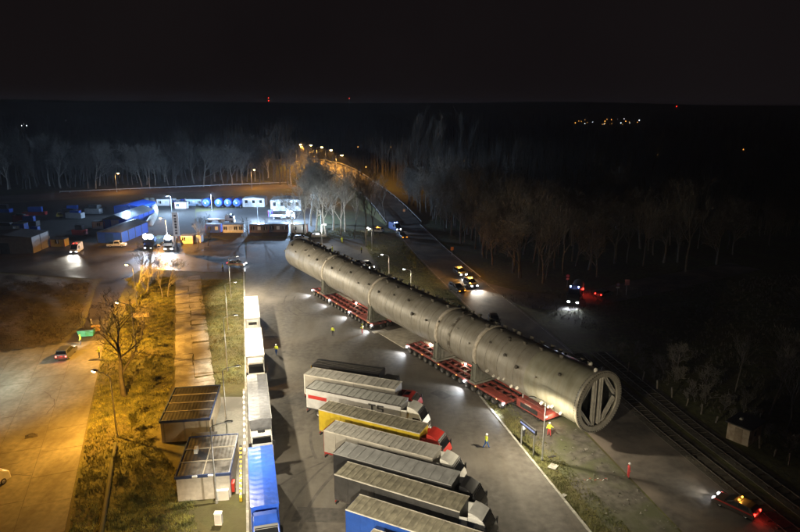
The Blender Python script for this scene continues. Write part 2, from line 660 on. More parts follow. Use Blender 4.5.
kerb_run('kerb_lot_east', [(22.6, 34), (18.3, 51.7), (11.5, 79.8), (6.2, 101.5), (-3.9, 143.4)])
kerb_run('kerb_lot_west', [(-10.2, 34), (-14.7, 51.7), (-33.3, 127.2), (-39, 150)])
kerb_run('kerb_road_east', strip(ROADC[:5], -5.35, 0)[0], 0.25, 0.12, 2.4)

# painted bay lines and edge line in the lot, worn
paint_o = struct(link(None, 'painted_lines'))
for off in (-4.75, 4.6):
    ed = strip(ROADC, off, 0)[0]
    for a, b in zip(ed[:-1], ed[1:]):
        if a[1] > 100:
            part(MB().beam((*a, 0.026), (*b, 0.026), 0.14, 0.006), 'painted_line', M_line, paint_o)

# tyre marks, repair patches and cracks: thin films of rubber and bitumen on the surfaces
M_rub = mat('rubber_mark', (0.052, 0.046, 0.040), .85, col2=(0.092, 0.083, 0.072), scale=.8)
M_bit = mat('bitumen_patch', (0.055, 0.049, 0.043), .8, var=.3, scale=1.5)
marks = struct(link(None, 'tyre_marks'))
rr = random.Random(64)
for k in range(17):
    cx, cy = rr.uniform(-2, 16), rr.uniform(50, 84)
    rad, a0, da = rr.uniform(9, 26), rr.uniform(1.9, 3.3), rr.uniform(.35, .9)
    if k > 10:
        cx, cy, rad = rr.uniform(-26, -6), rr.uniform(92, 140), rr.uniform(14, 34)
    for dr in (0, 1.9):
        vs, fs = [], []
        w = rr.uniform(.10, .2)
        for i in range(15):
            a = a0 + da * i / 14
            for r in (rad + dr - w, rad + dr + w):
                vs.append((cx + r * math.cos(a), cy + r * math.sin(a), .0345 + k * .0002))
        if any(not inside(v, LOT) for v in vs):
            continue
        fs = [(2 * i, 2 * i + 1, 2 * i + 3, 2 * i + 2) for i in range(14)]
        part(MB().add(vs, fs), 'tyre_mark', M_rub, marks)
pat = struct(link(None, 'asphalt_patches'))
for k in range(12):
    x, y = rr.uniform(-24, 12), rr.uniform(52, 140)
    w, d, a = rr.uniform(.6, 2.2), rr.uniform(.8, 3.6), rr.uniform(0, 3)
    q = [(x + u * math.cos(a) - v * math.sin(a), y + u * math.sin(a) + v * math.cos(a)) for u, v in ((-w, -d), (w * .8, -d), (w, d * .9), (-w * .9, d))]
    if all(inside(p, LOT) for p in q):
        part(MB().add([(*p, .0325 + k * .0001) for p in q], [(0, 1, 2, 3)]), 'bitumen_patch', M_bit, pat)
for k in range(16):                      # sealed cracks on the concrete and in the lot
    if k < 9:
        x, y = rr.uniform(-58, -36), rr.uniform(52, 96)
        z, ok = .0475, APRON
    else:
        x, y = rr.uniform(-24, 12), rr.uniform(52, 140)
        z, ok = .0375, LOT
    a = rr.uniform(0, 6)
    vs, fs = [], []
    for i in range(10):
        vs += [(x - .05 * math.sin(a), y + .05 * math.cos(a), z), (x + .05 * math.sin(a), y - .05 * math.cos(a), z)]
        a += rr.uniform(-.5, .5)
        x += .9 * math.cos(a)
        y += .9 * math.sin(a)
    if all(inside(v, ok) for v in vs):
        part(MB().add(vs, [(2 * i, 2 * i + 1, 2 * i + 3, 2 * i + 2) for i in range(9)]), 'sealed_crack', M_bit, pat)

# ------------------------------------------------------------------ railway beside the road
def railway(label, lo):
    t = thing('railway_track', label, 'railway track', group='tracks along the road')
    cl = [(30.4, 96), (34.8, 71), (38.2, 56), (45, 26)]
    mid = strip(cl, lo, 0)[0]
    pts = []
    for a, b in zip(mid[:-1], mid[1:]):
        a, b = Vector(a), Vector(b)
        n = max(1, int((b - a).length / 1.1))
        pts += [(a + (b - a) * i / n, math.atan2((b - a).y, (b - a).x)) for i in range(n)]
    sl = MB().box(-.12, .12, -1.2, 1.2, 0, .10).mesh('sleeper', mat('sleeper', (0.05, 0.043, 0.033), .9, var=.3, scale=2))
    for p, a in pts:
        if True:
            link(sl, 'sleeper', t, (p.x, p.y, 0.02), (0, 0, a))
    bed = strip(cl, lo - 1.7, 0)[0] + strip(cl, lo + 1.7, 0)[0][::-1]
    bm = MB().poly(bed if True else bed, -.02, 0.05)
    part(bm, 'ballast', mat('ballast', (0.045, 0.038, 0.028), .95, col2=(.09, .078, .055), scale=1.2, bump=.08), t)
    for s in (-.75, .75):
        ln = strip(cl, lo + s, 0)[0]
        mb = MB()
        for a, b in zip(ln[:-1], ln[1:]):
            mb.beam((*a, .14), (*b, .14), .08, .13)
        part(mb, 'rail', mat('rail_steel', (0.045, 0.037, 0.028), .85, .1, var=.2, scale=3), t)


railway('rusty railway track running directly alongside the road kerb', 1.2)
railway('outer rusty railway track nearest the fence and hut', -3.0)

# ------------------------------------------------------------------ vessel
VN, VF = Vector((23.5, 66.9, 0)), Vector((-24.8, 144.6, 0))
VD = (VF - VN)
VL = VD.length
VH = math.atan2(VD.y, VD.x)
VZ, VR = 6.0, 3.5


def vessel_at(s, lat=0.0, z=0.0):
    d = VD.normalized()
    n = Vector((-d.y, d.x, 0))
    p = VN + d * s + n * lat
    return Vector((p.x, p.y, z))


def build_vessel():
    t = thing('process_column', 'very long beige steel process column lying on red heavy haul trailers', 'steel vessel', VN, VH)
    c = (0, 0, VZ)
    part(MB().lathe([(VR, 9.2), (VR, 20), (VR, 40), (VR, 60), (VR, VL - 2.0)], 80, 'x'), 'shell', M_vessel, t, fix=False, loc=c)
    part(MB().lathe([(VR - .1, .3), (VR - .1, 3.2)], 64, 'x'), 'inner_lining', M_inner, t, fix=False, loc=c)
    part(MB().lathe([(VR + .03, .3), (VR + .03, 9.0), (VR - .01, 9.2)], 80, 'x'), 'skirt', M_skirt, t, fix=False, loc=c)
    # dished far head
    pr = [(VR * math.cos(a), VL - 2.0 + 2.0 * math.sin(a)) for a in [i * PI / 2 / 10 for i in range(10)]] + [(0.02, VL)]
    hd = part(MB().lathe(pr, 64, 'x'), 'dished_head', M_vessel, t, fix=False, loc=c)
    part(MB().lathe([(.6, VL - .3), (.6, VL + .5), (.85, VL + .5), (.85, VL + .7), (.01, VL + .7)], 24, 'x'), 'manway', M_nozz, hd)
    for a in range(8):
        th = a * PI / 4 + .2
        q = Vector((VL - 1.1, 2.7 * math.cos(th), 2.7 * math.sin(th)))
        part(MB().tube(q, q + Vector((.9, .25 * math.cos(th), .25 * math.sin(th))), .22, n=10), 'nozzle', M_nozz, hd)
    # weld seams
    sm = MB().ring(-.05, .05, VR + .018, VR - .02, 80).mesh('weld_seam', M_seam)
    s = 11.2
    k = 0
    while s < VL - 2:
        link(sm, 'weld_seam', t, (s, 0, VZ))
        s += 2.45 if k % 3 else 3.2
        k += 1
    for a0, xs in ((1.9, (9.5, 40)), (2.4, (40, 70)), (1.5, (70, VL - 2.2)), (2.75, (14, 50))):
        y, z = (VR + .006) * math.cos(a0), (VR + .006) * math.sin(a0)
        part(MB().beam((xs[0], y, z), (xs[1], y, z), .07, .012, up=(0, math.cos(a0), math.sin(a0))), 'weld_seam', M_seam, t, loc=c)
    # straps over the saddles and the dark band
    st = MB().ring(-.38, .38, VR + .05, VR - .02, 80).mesh('strap', M_strap)
    for sx in SADDLES:
        link(st, 'strap', t, (sx, 0, VZ))
    part(MB().ring(-.3, .3, VR + .035, VR - .02, 80), 'dark_band', M_sooty, t, loc=(25.3, 0, VZ))
    # nozzles: short pipe with a flange, pointing outwards
    nz = MB()
    nz.lathe([(.13, -.1), (.13, .26), (.22, .26), (.22, .36), (.01, .36)], 12, 'z')
    nzm = nz.mesh('nozzle', M_nozz)
    nz2 = MB().lathe([(.2, -.1), (.2, .34), (.33, .34), (.33, .46), (.01, .46)], 12, 'z').mesh('nozzle', M_nozd)
    lug = MB().box(-.28, .28, -.1, .1, -.1, .42).mesh('lifting_lug', M_nozd, .03, True)
    wrap = MB().lathe([(.24, -.1), (.27, .3), (.2, .52), (.05, .58)], 10, 'z').mesh('wrapped_nozzle', M_white)

    def put(me, name, s, a, sc=1.0):
        y, z = VR * math.cos(a), VR * math.sin(a)
        link(me, name, t, (s, y, VZ + z), (a - PI / 2, 0, 0), sc)
    rr = random.Random(21)
    W = -1
    s = 3.0
    while s < VL - 3:                       # crest row, seen against the dark
        put(rr.choice([nz2, lug, nz2]), 'nozzle', s, PI / 2 - W * rr.uniform(.25, .5), rr.uniform(.8, 1.25))
        s += rr.uniform(1.3, 2.3)
    s = 6.0
    while s < VL - 4:                       # upper camera flank
        put(rr.choice([nzm, nz2, lug]), 'nozzle', s, PI / 2 + W * rr.uniform(.05, .4), rr.uniform(.7, 1.15))
        s += rr.uniform(2.2, 4.2)
    s = 4.0
    while s < VL - 4:
        put(rr.choice([nzm, nz2, nz2]), 'nozzle', s, PI / 2 + W * rr.uniform(.7, 1.25), rr.uniform(.5, .9))
        s += rr.uniform(2.6, 4.8)
    for s in (3.0, 4.2, 5.0, 6.2, 10.5, 11.8, 13.0, 14.2, 15.3, 16.4):      # row of wrapped stubs low on the camera side
        put(wrap, 'wrapped_nozzle', s, PI / 2 + W * rr.uniform(1.95, 2.15), rr.uniform(.45, .8))
    for s, a in ((1.6, .15), (2.8, -.1), (.9, -.45)):                        # covered stubs near the flange
        put(wrap, 'wrapped_nozzle', s, PI / 2 - W * (a + .45), .9)
    # big flange with bolts
    fl = part(MB().ring(-.02, .34, VR + .36, VR - .38, 96), 'flange_ring', mat('flange_steel', (0.30, 0.275, 0.22), .5, .3, var=.15, scale=2), t, loc=c)
    part(MB().ring(.34, .62, VR + .12, VR - .1, 80), 'flange_collar', M_skirt, t, loc=c)
    bolts = MB()
    for i in range(72):
        a = 2 * PI * i / 72
        y, z = (VR + .21) * math.cos(a), (VR + .21) * math.sin(a)
        bolts.tube((-.1, y, z), (.52, y, z), .065, n=6, smooth=False)
    tag(part(bolts, 'bolts', M_nozd, fl), None, None, kind='stuff')
    # end bracing
    bm_m = mat('brace_steel', (0.42, 0.39, 0.33), .5, .2, var=.15, scale=2)

    def ibeam(p0, p1, w=.36, d=.36):
        p0, p1 = Vector((.45, *p0)), Vector((.45, *p1))
        mb = MB()
        dirv = (p1 - p0).normalized()
        sd = dirv.cross(Vector((1, 0, 0))).normalized()
        for k in (-1, 1):
            mb.beam(p0 + sd * (k * w / 2), p1 + sd * (k * w / 2), .09, d, up=(1, 0, 0))
        mb.beam(p0, p1, w, .08, up=(1, 0, 0))
        part(mb, 'brace_beam', bm_m, t, loc=c)
    e = 3.08
    for y in (-.52, .52):
        ibeam((y, -e), (y, e))
    for a in (-1, 1):
        ibeam((a * .95, 2.95), (a * 3.05, .25), .27)
        ibeam((a * 3.05, -.25), (a * .95, -2.95), .27)
    part(MB().lathe([(VR - .12, 3.1), (.01, 3.1)], 48, 'x'), 'inner_bulkhead', M_inner, t, fix=False, loc=c)
    return t


SADDLES = [19.2, 28.6, 49.5, 69.5]
build_vessel()


def saddle(s, label):
    p = vessel_at(s)
    t = thing('transport_saddle', label, 'saddle', p, VH, 'saddles under the column')
    n = 14
    for x in (-.45, .45):
        prof = []
        for i in range(n + 1):
            a = PI + PI * (.12 + .76 * i / n)
            prof.append(((VR + .06) * math.cos(a), VZ + (VR + .06) * math.sin(a)))
        top = prof
        mb = MB()
        pts = [(-3.6, 1.95)] + [(-3.45, prof[0][1])] + top + [(3.45, prof[-1][1])] + [(3.6, 1.95)]
        vs = [(x - .05, y, z) for y, z in pts] + [(x + .05, y, z) for y, z in pts]
        m = len(pts)
        mid = len(pts) // 2
        # split the web into quads down to its base line
        base = [(-3.6 + 7.2 * i / (m - 1), 1.95) for i in range(m)]
        vs = [(x + q, y, z) for q in (-.05, .05) for y, z in pts] + [(x + q, y, z) for q in (-.05, .05) for y, z in base]
        fs = []
        for i in range(m - 1):
            fs += [(i, i + 1, 2 * m + i + 1, 2 * m + i), (m + i, 3 * m + i, 3 * m + i + 1, m + i + 1), (i, m + i, m + i + 1, i + 1)]
        part(mb.add(vs, fs), 'web_plate', M_saddle, t, fix=True)
    part(MB().box(-.7, .7, -3.75, 3.75, 1.62, 1.95), 'base_beam', M_saddle, t, .03)
    for y in (-3.3, -2.8, -2.2, 2.2, 2.8, 3.3):
        hgt = VZ - math.sqrt(max(0.1, (VR + .1) ** 2 - min(abs(y), VR) ** 2)) - .06
        part(MB().box(-.62, .62, y - .05, y + .05, 1.95, max(2.2, hgt)), 'stiffener', M_saddle, t)
    return t


for s, l in zip(SADDLES, ('greenish steel saddle under the column nearest the red power unit', 'steel saddle at the middle of the nearer red trailer',
                          'grey steel saddle at the tail of the farther trailer, by the pale sheet', 'steel saddle under the column close to its rounded far end')):
    saddle(s, l)

# wheel meshes
wheel_dbl = MB()
wheel_dbl.lathe([(.2, -.33), (.38, -.33), (.41, -.28), (.41, -.05), (.36, 0), (.41, .05), (.41, .28), (.38, .33), (.2, .33)], 16, 'x')
W_DBL = wheel_dbl.mesh('tyre_pair', M_tyre)
W_DRIM = MB().lathe([(.21, -.335), (.16, -.25), (.02, -.22), (.02, .22), (.16, .25), (.21, .335)], 12, 'x').mesh('rim_pair', mat('dusty_rim', (.16, .15, .14), .6, .3, var=.2))


def spmt(s0, s1, label):
    L = s1 - s0
    t = thing('heavy_haul_trailer', label, 'trailer', vessel_at(s0), VH, 'red modular trailers under the column')
    nl = int(L / 1.45)
    for my in (-1.85, 1.85):
        for y in (-1.3, 0, 1.3):
            part(MB().box(0, L, my + y - .13, my + y + .13, 1.1, 1.42), 'longitudinal_beam', M_redpt, t, .02)
        cb = MB().box(-.13, .13, -1.12, 1.12, 1.1, 1.38).mesh('cross_beam', M_reddk)
        for i in range(nl + 1):
            x = .2 + i * (L - .4) / nl
            link(cb, 'cross_beam', t, (x, my, 0))
        part(MB().box(0.1, L - .1, my - .7, my + .7, .85, 1.0), 'belly_plate', M_dark, t)
        for i in range(nl):
            x = .2 + (i + .5) * (L - .4) / nl
            for y in (-1.1, 1.1):
                w = link(W_DBL, 'tyre_pair', t, (x, my + y, .49), (0, 0, PI / 2), (1, 1.15, 1.15))
                link(W_DRIM, 'rim_pair', w)
    for my in (-2.6, 2.6):                # deck plates between the beams
        part(MB().box(.3, L * .2, my - .45, my + .45, 1.425, 1.45), 'deck_plate', M_redpt, t)
    part(MB().box(L * .55, L - .6, -.3, .3, 1.2, 1.45), 'deck_plate', M_pale, t)
    em = MB().box(-.07, .07, -.03, .03, -.05, .05).mesh('marker_lamp', E_mark)
    for i in range(1, nl, 3):
        link(em, 'marker_lamp', t, (.2 + i * (L - .4) / nl, 3.35, 1.2))
    return t


SP1 = spmt(12.6, 37.2, 'nearer red modular heavy trailer, many axles, under the column')
SP2 = spmt(48.6, 75.2, 'farther red modular heavy trailer, many axles, towards the rounded column end')


def work_lamp(tr, x, y, aim, power):
    part(MB().box(x - .09, x + .09, y - .06, y + .06, .95, 1.13), 'work_lamp', E_white, tr)
    light('SPOT', 'work_light', tr, (x + aim[0] * .2, y + aim[1] * .2, 1.04), COOL, power, aim, .06, 120, .6)


for x in (.3, 8.8, 24.3):
    work_lamp(SP1, x, 3.42, (0.0, 1, -.35), 150)
for x in (.3, 9.2, 18, 26.3):
    work_lamp(SP2, x, 3.42, (0.15, 1, -.35), 150)
for tr, x in ((SP1, 12.5), (SP1, 22), (SP2, 5), (SP2, 12), (SP2, 22)):      # lamps aimed along the deck
    part(MB().box(x - .1, x + .1, .2, .4, 1.5, 1.7), 'deck_lamp', E_warm, tr)
    light('POINT', 'deck_light', tr, (x, .3, 1.95), (1, .8, .6), 14, None, .1)


def power_unit():
    t = thing('power_pack', 'red diesel power unit coupled to the near end of the trailer', 'power unit', vessel_at(7.2), VH)
    prof = [(0, .55), (0, 1.25), (.5, 1.6), (4.6, 1.75), (5.2, 1.75), (5.2, .55)]
    part(MB().prism(prof, 1.45), 'housing', M_redpt, t, .07)
    part(MB().box(.9, 4.2, -1.0, 1.0, 1.74, 1.86), 'engine_cover', M_reddk, t, .03)
    part(MB().box(1.2, 4.4, 1.44, 1.49, .8, 1.4), 'side_grille', M_dark, t)
    for x in (1.2, 3.9):
        for y in (-1.0, 1.0):
            link(W_DBL, 'tyre_pair', t, (x, y, .42), (0, 0, PI / 2))
    part(MB().tube((4.7, .8, 1.7), (4.7, .8, 2.4), .09), 'exhaust', M_steel, t)
    part(MB().box(-.06, 0, .9, 1.2, 1.0, 1.15), 'tail_lamp', glow('pink_lamp', (1, .25, .2), 3), t)
    part(MB().box(2.4, 3.6, 1.452, 1.46, 1.45, 1.56), 'stripe', M_white, t)
    light('POINT', 'unit_light', t, (-.5, .2, 1.1), (1, .72, .5), 18, None, .08)


power_unit()
ld = thing('pale_sheet', 'large pale flat sheet on the asphalt under the column between both trailers', 'slab', vessel_at(43, 0.3), VH)  # thin pale rectangle raised on the asphalt
part(MB().box(-4.4, 4.2, -3.3, 2.6, .03, .12), 'sheet_panel', M_pale, ld, .02)
part(MB().box(4.3, 5.4, 0.6, 3.3, .03, .10), 'sheet_piece', M_pale, ld, .02)

# ------------------------------------------------------------------ trucks
TY = MB().lathe([(.3, -.14), (.48, -.14), (.51, -.1), (.51, .1), (.48, .14), (.3, .14)], 20, 'x').mesh('tyre', M_tyre)
RM = MB().lathe([(.31, -.142), (.28, -.06), (.1, -.02), (.1, -.12), (.02, -.13), (.02, .13), (.1, .12), (.1, .02), (.28, .06), (.31, .142)], 16, 'x').mesh('rim', M_rim)


def wheel(t, x, y, r=.51, z=None, name='wheel'):
    k = r / .51
    w = link(TY, name, t, (x, y, (z or r) + .03), (0, 0, PI / 2), (k, k, k))
    link(RM, 'rim', w)
    return w


def tractor(t, x0, cab_m, high=True, visor=True, black_front=False, lights=None, stripe=None):
    """cab-over tractor; x0 = back of the cab, forward is +x"""
    H = 3.72 if high else 3.15
    part(MB().box(x0 - 3.3, x0 + 1.9, -.45, .45, .75, 1.0), 'chassis', M_dark, t)
    prof = [(0, 1.05), (0, H - .1), (.9, H), (1.45, H - .22), (2.05, 2.35), (2.28, 1.7), (2.3, .45), (1.9, .42), (1.85, 1.05)]
    cab = part(MB().prism([(x0 + x, z) for x, z in prof], lambda x, z: 1.24 if z < 2.3 else 1.24 - .10 * (z - 2.3)), 'cab', cab_m, t, .06)
    # windscreen laid on the slope, side windows, visor, grille, bumper
    d = Vector((.60, 0, -(H - .22 - 2.35))).normalized()
    ctr = Vector((x0 + 1.75, 0, (H - .22 + 2.35) / 2))
    nrm = Vector((-d.z, 0, d.x))
    hl = (Vector((x0 + 2.05, 0, 2.35)) - Vector((x0 + 1.45, 0, H - .22))).length / 2
    w = MB()
    q = [ctr + d * (s * hl * .82) + Vector((0, y, 0)) + nrm * .02 for s, y in ((-1, -1.0), (-1, 1.0), (1, 1.08), (1, -1.08))]
    q2 = [p + nrm * .03 for p in q]
    w.add(q + q2, [(0, 1, 2, 3), (7, 6, 5, 4), (0, 4, 5, 1), (1, 5, 6, 2), (2, 6, 7, 3), (3, 7, 4, 0)])
    part(w, 'windscreen', M_glass, cab)
    for s in (-1, 1):
        p = [(x0 + .75, 2.0), (x0 + 1.85, 1.95), (x0 + 1.62, 2.75), (x0 + .8, 2.78)]
        vs = [(x, s * 1.215, z) for x, z in p] + [(x, s * 1.262, z) for x, z in p]
        part(MB().add(vs, [(0, 1, 2, 3), (7, 6, 5, 4), (0, 4, 5, 1), (1, 5, 6, 2), (2, 6, 7, 3), (3, 7, 4, 0)]), 'side_window', M_glass, cab)
        part(MB().box(x0 + 2.0, x0 + 2.12, s * 1.3 - .16, s * 1.3 + .16, 2.0, 2.7), 'mirror', M_black, t, .02)
        part(MB().box(x0 + 2.27, x0 + 2.33, s * .85 - .22, s * .85 + .22, .75, .98), 'headlamp', lights or M_rim, cab)
        part(MB().box(x0 - 2.2, x0 - .9, s * .95 - .28, s * .95 + .28, .55, 1.05), 'fuel_tank', M_steel, t, .06)
        wheel(t, x0 + 1.15, s * 1.02)
        wheel(t, x0 - 2.5, s * .98)
        part(MB().box(x0 - 3.1, x0 - 1.9, s * .95 - .3, s * .95 + .3, 1.12, 1.18), 'mudguard', M_black, t)
    part(MB().box(x0 + 2.25, x0 + 2.34, -1.0, 1.0, 1.15, 1.65), 'grille', M_black, cab)
    part(MB().box(x0 + 2.2, x0 + 2.42, -1.22, 1.22, .32, .7), 'bumper', M_black if black_front else cab_m, cab, .05)
    if visor:
        part(MB().beam((x0 + 1.5, -1.05, H - .3), (x0 + 1.5, 1.05, H - .3), .34, .05, up=(.8, 0, .6)), 'sun_visor', M_black, cab)
    part(MB().box(x0 + .25, x0 + .85, -.4, .4, H - .02, H + .05), 'roof_hatch', M_glass, cab, .02)
    if high:
        part(MB().prism([(x0 + .0, H - .1), (x0 + .0, H + .28), (x0 + .5, H + .22), (x0 + 1.2, H - .05)], 1.05), 'roof_deflector', cab_m, cab, .05)
    if stripe:
        part(MB().box(x0 + .1, x0 + 1.8, -1.255, 1.255, 1.15, 1.3), 'stripe', stripe, cab)
    for s in (-1, 1):
        part(MB().prism([(x0 - .75, 1.2), (x0 - .75, H - .25), (x0 + .02, H - .15), (x0 + .02, 1.2)], .03, ), 'side_deflector', cab_m, cab, loc=(0, s * 1.2, 0))


def trailer(t, L=13.5, side=None, roof=None, rail=None, bows=True, Hh=4.0, zb=1.15, ridge=0.0, rear=None, posts=True, hw=1.26, edge=None, bow_m=None):
    body = part(MB().box(.06, L, -hw, hw, zb, Hh - .03), 'trailer_box', side, t, .02)
    if ridge:
        mb = MB()
        n = 27
        vs, fs = [], []
        rr = random.Random(int(L * 100 + ridge * 1000))
        for i in range(n):
            x = .03 + (L - .0) * i / (n - 1)
            dip = 0 if i % 2 == 0 else -.035
            for y, z in ((-hw - .02, -.03), (-hw - .02, .03), (-hw * .5, ridge * .6), (0, ridge), (hw * .5, ridge * .6), (hw + .02, .03), (hw + .02, -.03)):
                vs.append((x, y, Hh + z + (dip * rr.uniform(.4, 1.3) if abs(y) < hw else 0)))
        for i in range(n - 1):
            for k in range(6):
                a = i * 7 + k
                fs.append((a, a + 1, a + 8, a + 7))
        fs += [(6, 5, 4, 3, 2, 1, 0), tuple((n - 1) * 7 + k for k in range(7))]
        part(mb.add(vs, fs), 'roof', roof, t)
    else:
        part(MB().box(.03, L + .03, -hw - .01, hw + .01, Hh - .03, Hh + .02), 'roof', roof, t, .01)
    if bows:
        nb = bows if isinstance(bows, int) and bows > 1 else 17
        bw = MB().box(-.10, .10, -hw + .08, hw - .08, 0, .03).mesh('roof_bow', bow_m or roof)
        for i in range(nb):
            x = .5 + (L - 1.0) * i / (nb - 1)
            link(bw, 'roof_bow', t, (x, 0, Hh + .02 + ridge * 0))
    for s in (-1, 1):
        part(MB().box(.0, L + .05, s * (hw + .02) - .035, s * (hw + .02) + .035, Hh - .06, Hh + .05), 'roof_rail', edge or rail, t)
        part(MB().box(.0, L + .02, s * (hw + .015) - .03, s * (hw + .015) + .03, zb - .04, zb + .12), 'floor_rail', rail, t)
        part(MB().box(2.0, L - 4.0, s * 1.15 - .03, s * 1.15 + .03, .55, .95), 'side_guard', M_steel, t)
        if posts:
            pm = MB().box(-.035, .035, -.012, .012, zb + .1, Hh - .06).mesh('curtain_post', side)
            for i in range(1, 9):
                link(pm, 'curtain_post', t, (L * i / 9, s * (hw + .012), 0))
    part(MB().box(-.02, .06, -hw, hw, zb, Hh - .02), 'rear_door', rear or side, t, .01)
    for y in (-1.2, -.02, 1.2):
        part(MB().box(-.06, -.02, y - .05, y + .05, zb, Hh), 'door_post', rail, t)
    part(MB().box(-.06, -.02, -hw, hw, Hh - .12, Hh + .04), 'door_header', rail, t)
    part(MB().box(.1, L - 1.5, -.5, .5, .85, 1.13), 'chassis', M_dark, t)
    part(MB().box(-.03, .1, -1.2, 1.2, .5, .68), 'underrun_bar', M_dark, t)
    for y in (-1, 1):
        part(MB().box(-.08, -.03, y * 1.0 - .18, y * 1.0 + .18, .72, .86), 'tail_lamp', mat('red_lens', (.35, .02, .02), .3), t)
        part(MB().box(L - 3.3, L - 3.1, y * .7 - .06, y * .7 + .06, .1, 1.1), 'landing_leg', M_steel, t)
    for x in (1.7, 3.05, 4.4):
        for y in (-1, 1):
            wheel(t, x, y * 1.05, .5)
    return body


WHT = paint('white_paint', (0.70, 0.69, 0.65), .4)
SIL = paint('silver_paint', (0.52, 0.52, 0.51), .35)
RED = paint('red_paint', (0.42, 0.03, 0.022), .35)
BLK = paint('black_paint', (0.018, 0.018, 0.02), .3)
BLU = paint('blue_paint', (0.02, 0.075, 0.42), .4)
BLUT = paint('blue_tarp', (0.022, 0.085, 0.50), .38, var=.15, scale=3, bump=.03, bscale=2.5)
GRYT = paint('grey_tarp', (0.15, 0.155, 0.17), .4, var=.2, scale=2, bump=.03, bscale=2.5)
YEL = paint('yellow_curtain', (0.50, 0.36, 0.02), .55, var=.15)
DKC = paint('dark_curtain', (0.045, 0.044, 0.044), .55, var=.25)
BLC = paint('black_curtain', (0.022, 0.022, 0.024), .5, var=.3)
BLUC = paint('blue_curtain', (0.012, 0.06, 0.30), .5)
LGC = paint('pale_curtain', (0.33, 0.31, 0.275), .55, var=.1)  # side tone darkened, as under light from above
RW = paint('dusty_white_roof', (0.47, 0.455, 0.42), .6, var=.22, scale=.9)  # dusty white, grey and olive roofs lightened in place of overhead light
RWD = paint('dusty_white_bow', (0.50, 0.485, 0.45), .6, var=.15)
ROD = paint('olive_bow', (0.275, 0.255, 0.195), .75, var=.25)
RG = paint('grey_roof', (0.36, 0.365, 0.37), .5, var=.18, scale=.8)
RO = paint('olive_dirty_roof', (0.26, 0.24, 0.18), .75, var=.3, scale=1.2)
RGN = paint('pale_grey_roof', (0.42, 0.425, 0.41), .55, var=.15, scale=.8)
ALU = paint('aluminium_rail', (0.55, 0.52, 0.46), .4, var=.2)
DKR = paint('dark_rail', (0.05, 0.045, 0.045), .5)
RDR = paint('red_frame', (0.30, 0.03, 0.03), .5)

ROWG = 'articulated trucks parked side by side in the row'


def row_truck(label, corner, ang, cab, L=13.4, **k):
    """corner: rear corner of the roof on the camera side (x, y)"""
    a = R(ang)
    left = Vector((-math.sin(a), math.cos(a), 0))
    p = Vector((corner[0], corner[1], 0)) + left * 1.27
    t = thing('articulated_truck', label, 'truck', p, a, ROWG)
    ck = k.pop('cabk', {})
    trailer(t, L, **k)
    tractor(t, L + .75, cab, **ck)
    return t


# low dark tipper trailer at the top of the row
def tipper(label, corner, ang):
    a = R(ang)
    left = Vector((-math.sin(a), math.cos(a), 0))
    t = thing('tipper_truck', label, 'truck', Vector((corner[0], corner[1], 0)) + left * 1.25, a, ROWG)
    part(MB().box(0, 10.6, 1.2, 1.26, 1.2, 2.6), 'side_wall', BLK, t)
    part(MB().box(0, 10.6, -1.26, -1.2, 1.2, 2.6), 'side_wall', BLK, t)
    part(MB().box(-.06, 0, -1.26, 1.26, 1.2, 2.6), 'tailgate', YEL, t)
    part(MB().box(10.6, 10.66, -1.26, 1.26, 1.2, 2.8), 'front_wall', BLK, t)
    part(MB().box(0, 10.6, -1.2, 1.2, 1.2, 1.3), 'floor_panel', M_dark, t)
    part(MB().prism([(0.0, 2.62), (0, 2.7), (10.6, 2.7), (10.6, 2.62)], 1.28), 'cover_tarp', BLC, t, .02)
    for y in (-.5, .0, .5):
        part(MB().box(.1, 10.5, y - .03, y + .03, 2.7, 2.75), 'tarp_rope', mat('rope', (.12, .11, .1), .8), t)
    part(MB().box(.2, 10, -.5, .5, .85, 1.15), 'chassis', M_dark, t)
    for x in (1.6, 2.9, 4.2):
        for y in (-1, 1):
            wheel(t, x, y * 1.05, .5)
    for y in (-1, 1):
        part(MB().box(7.9, 8.1, y * .7 - .06, y * .7 + .06, .1, 1.1), 'landing_leg', M_steel, t)
    part(MB().box(10.9, 13.0, -1.1, 1.1, 1.0, 1.9), 'drawbar_box', BLK, t, .05)
    for y in (-1, 1):
        wheel(t, 12.0, y * 1.0, .5)


tipper('low black tipper trailer with yellow tailgate at the back of the truck row', (-13.1, 85.2), -18.5)
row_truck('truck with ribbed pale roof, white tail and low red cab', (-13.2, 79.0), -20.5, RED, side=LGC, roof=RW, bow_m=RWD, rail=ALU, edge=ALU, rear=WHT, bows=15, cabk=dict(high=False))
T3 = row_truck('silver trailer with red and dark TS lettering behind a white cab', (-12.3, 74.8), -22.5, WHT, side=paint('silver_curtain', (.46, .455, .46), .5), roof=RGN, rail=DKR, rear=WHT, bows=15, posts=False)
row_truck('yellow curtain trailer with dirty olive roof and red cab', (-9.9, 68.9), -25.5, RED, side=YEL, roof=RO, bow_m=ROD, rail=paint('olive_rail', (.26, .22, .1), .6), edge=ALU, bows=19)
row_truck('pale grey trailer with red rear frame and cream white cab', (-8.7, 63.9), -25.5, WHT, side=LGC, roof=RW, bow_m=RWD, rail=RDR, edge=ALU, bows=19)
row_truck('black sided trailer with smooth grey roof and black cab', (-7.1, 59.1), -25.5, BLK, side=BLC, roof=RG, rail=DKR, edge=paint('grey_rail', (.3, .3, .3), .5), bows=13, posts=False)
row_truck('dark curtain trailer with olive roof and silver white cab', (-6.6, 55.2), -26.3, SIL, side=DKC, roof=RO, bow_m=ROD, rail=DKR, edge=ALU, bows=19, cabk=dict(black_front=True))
row_truck('blue curtain trailer with brown dusty roof near the bottom edge', (-5.0, 49.6), -26.3, WHT, side=BLUC, roof=RO, bow_m=ROD, rail=DKR, edge=ALU, bows=19)
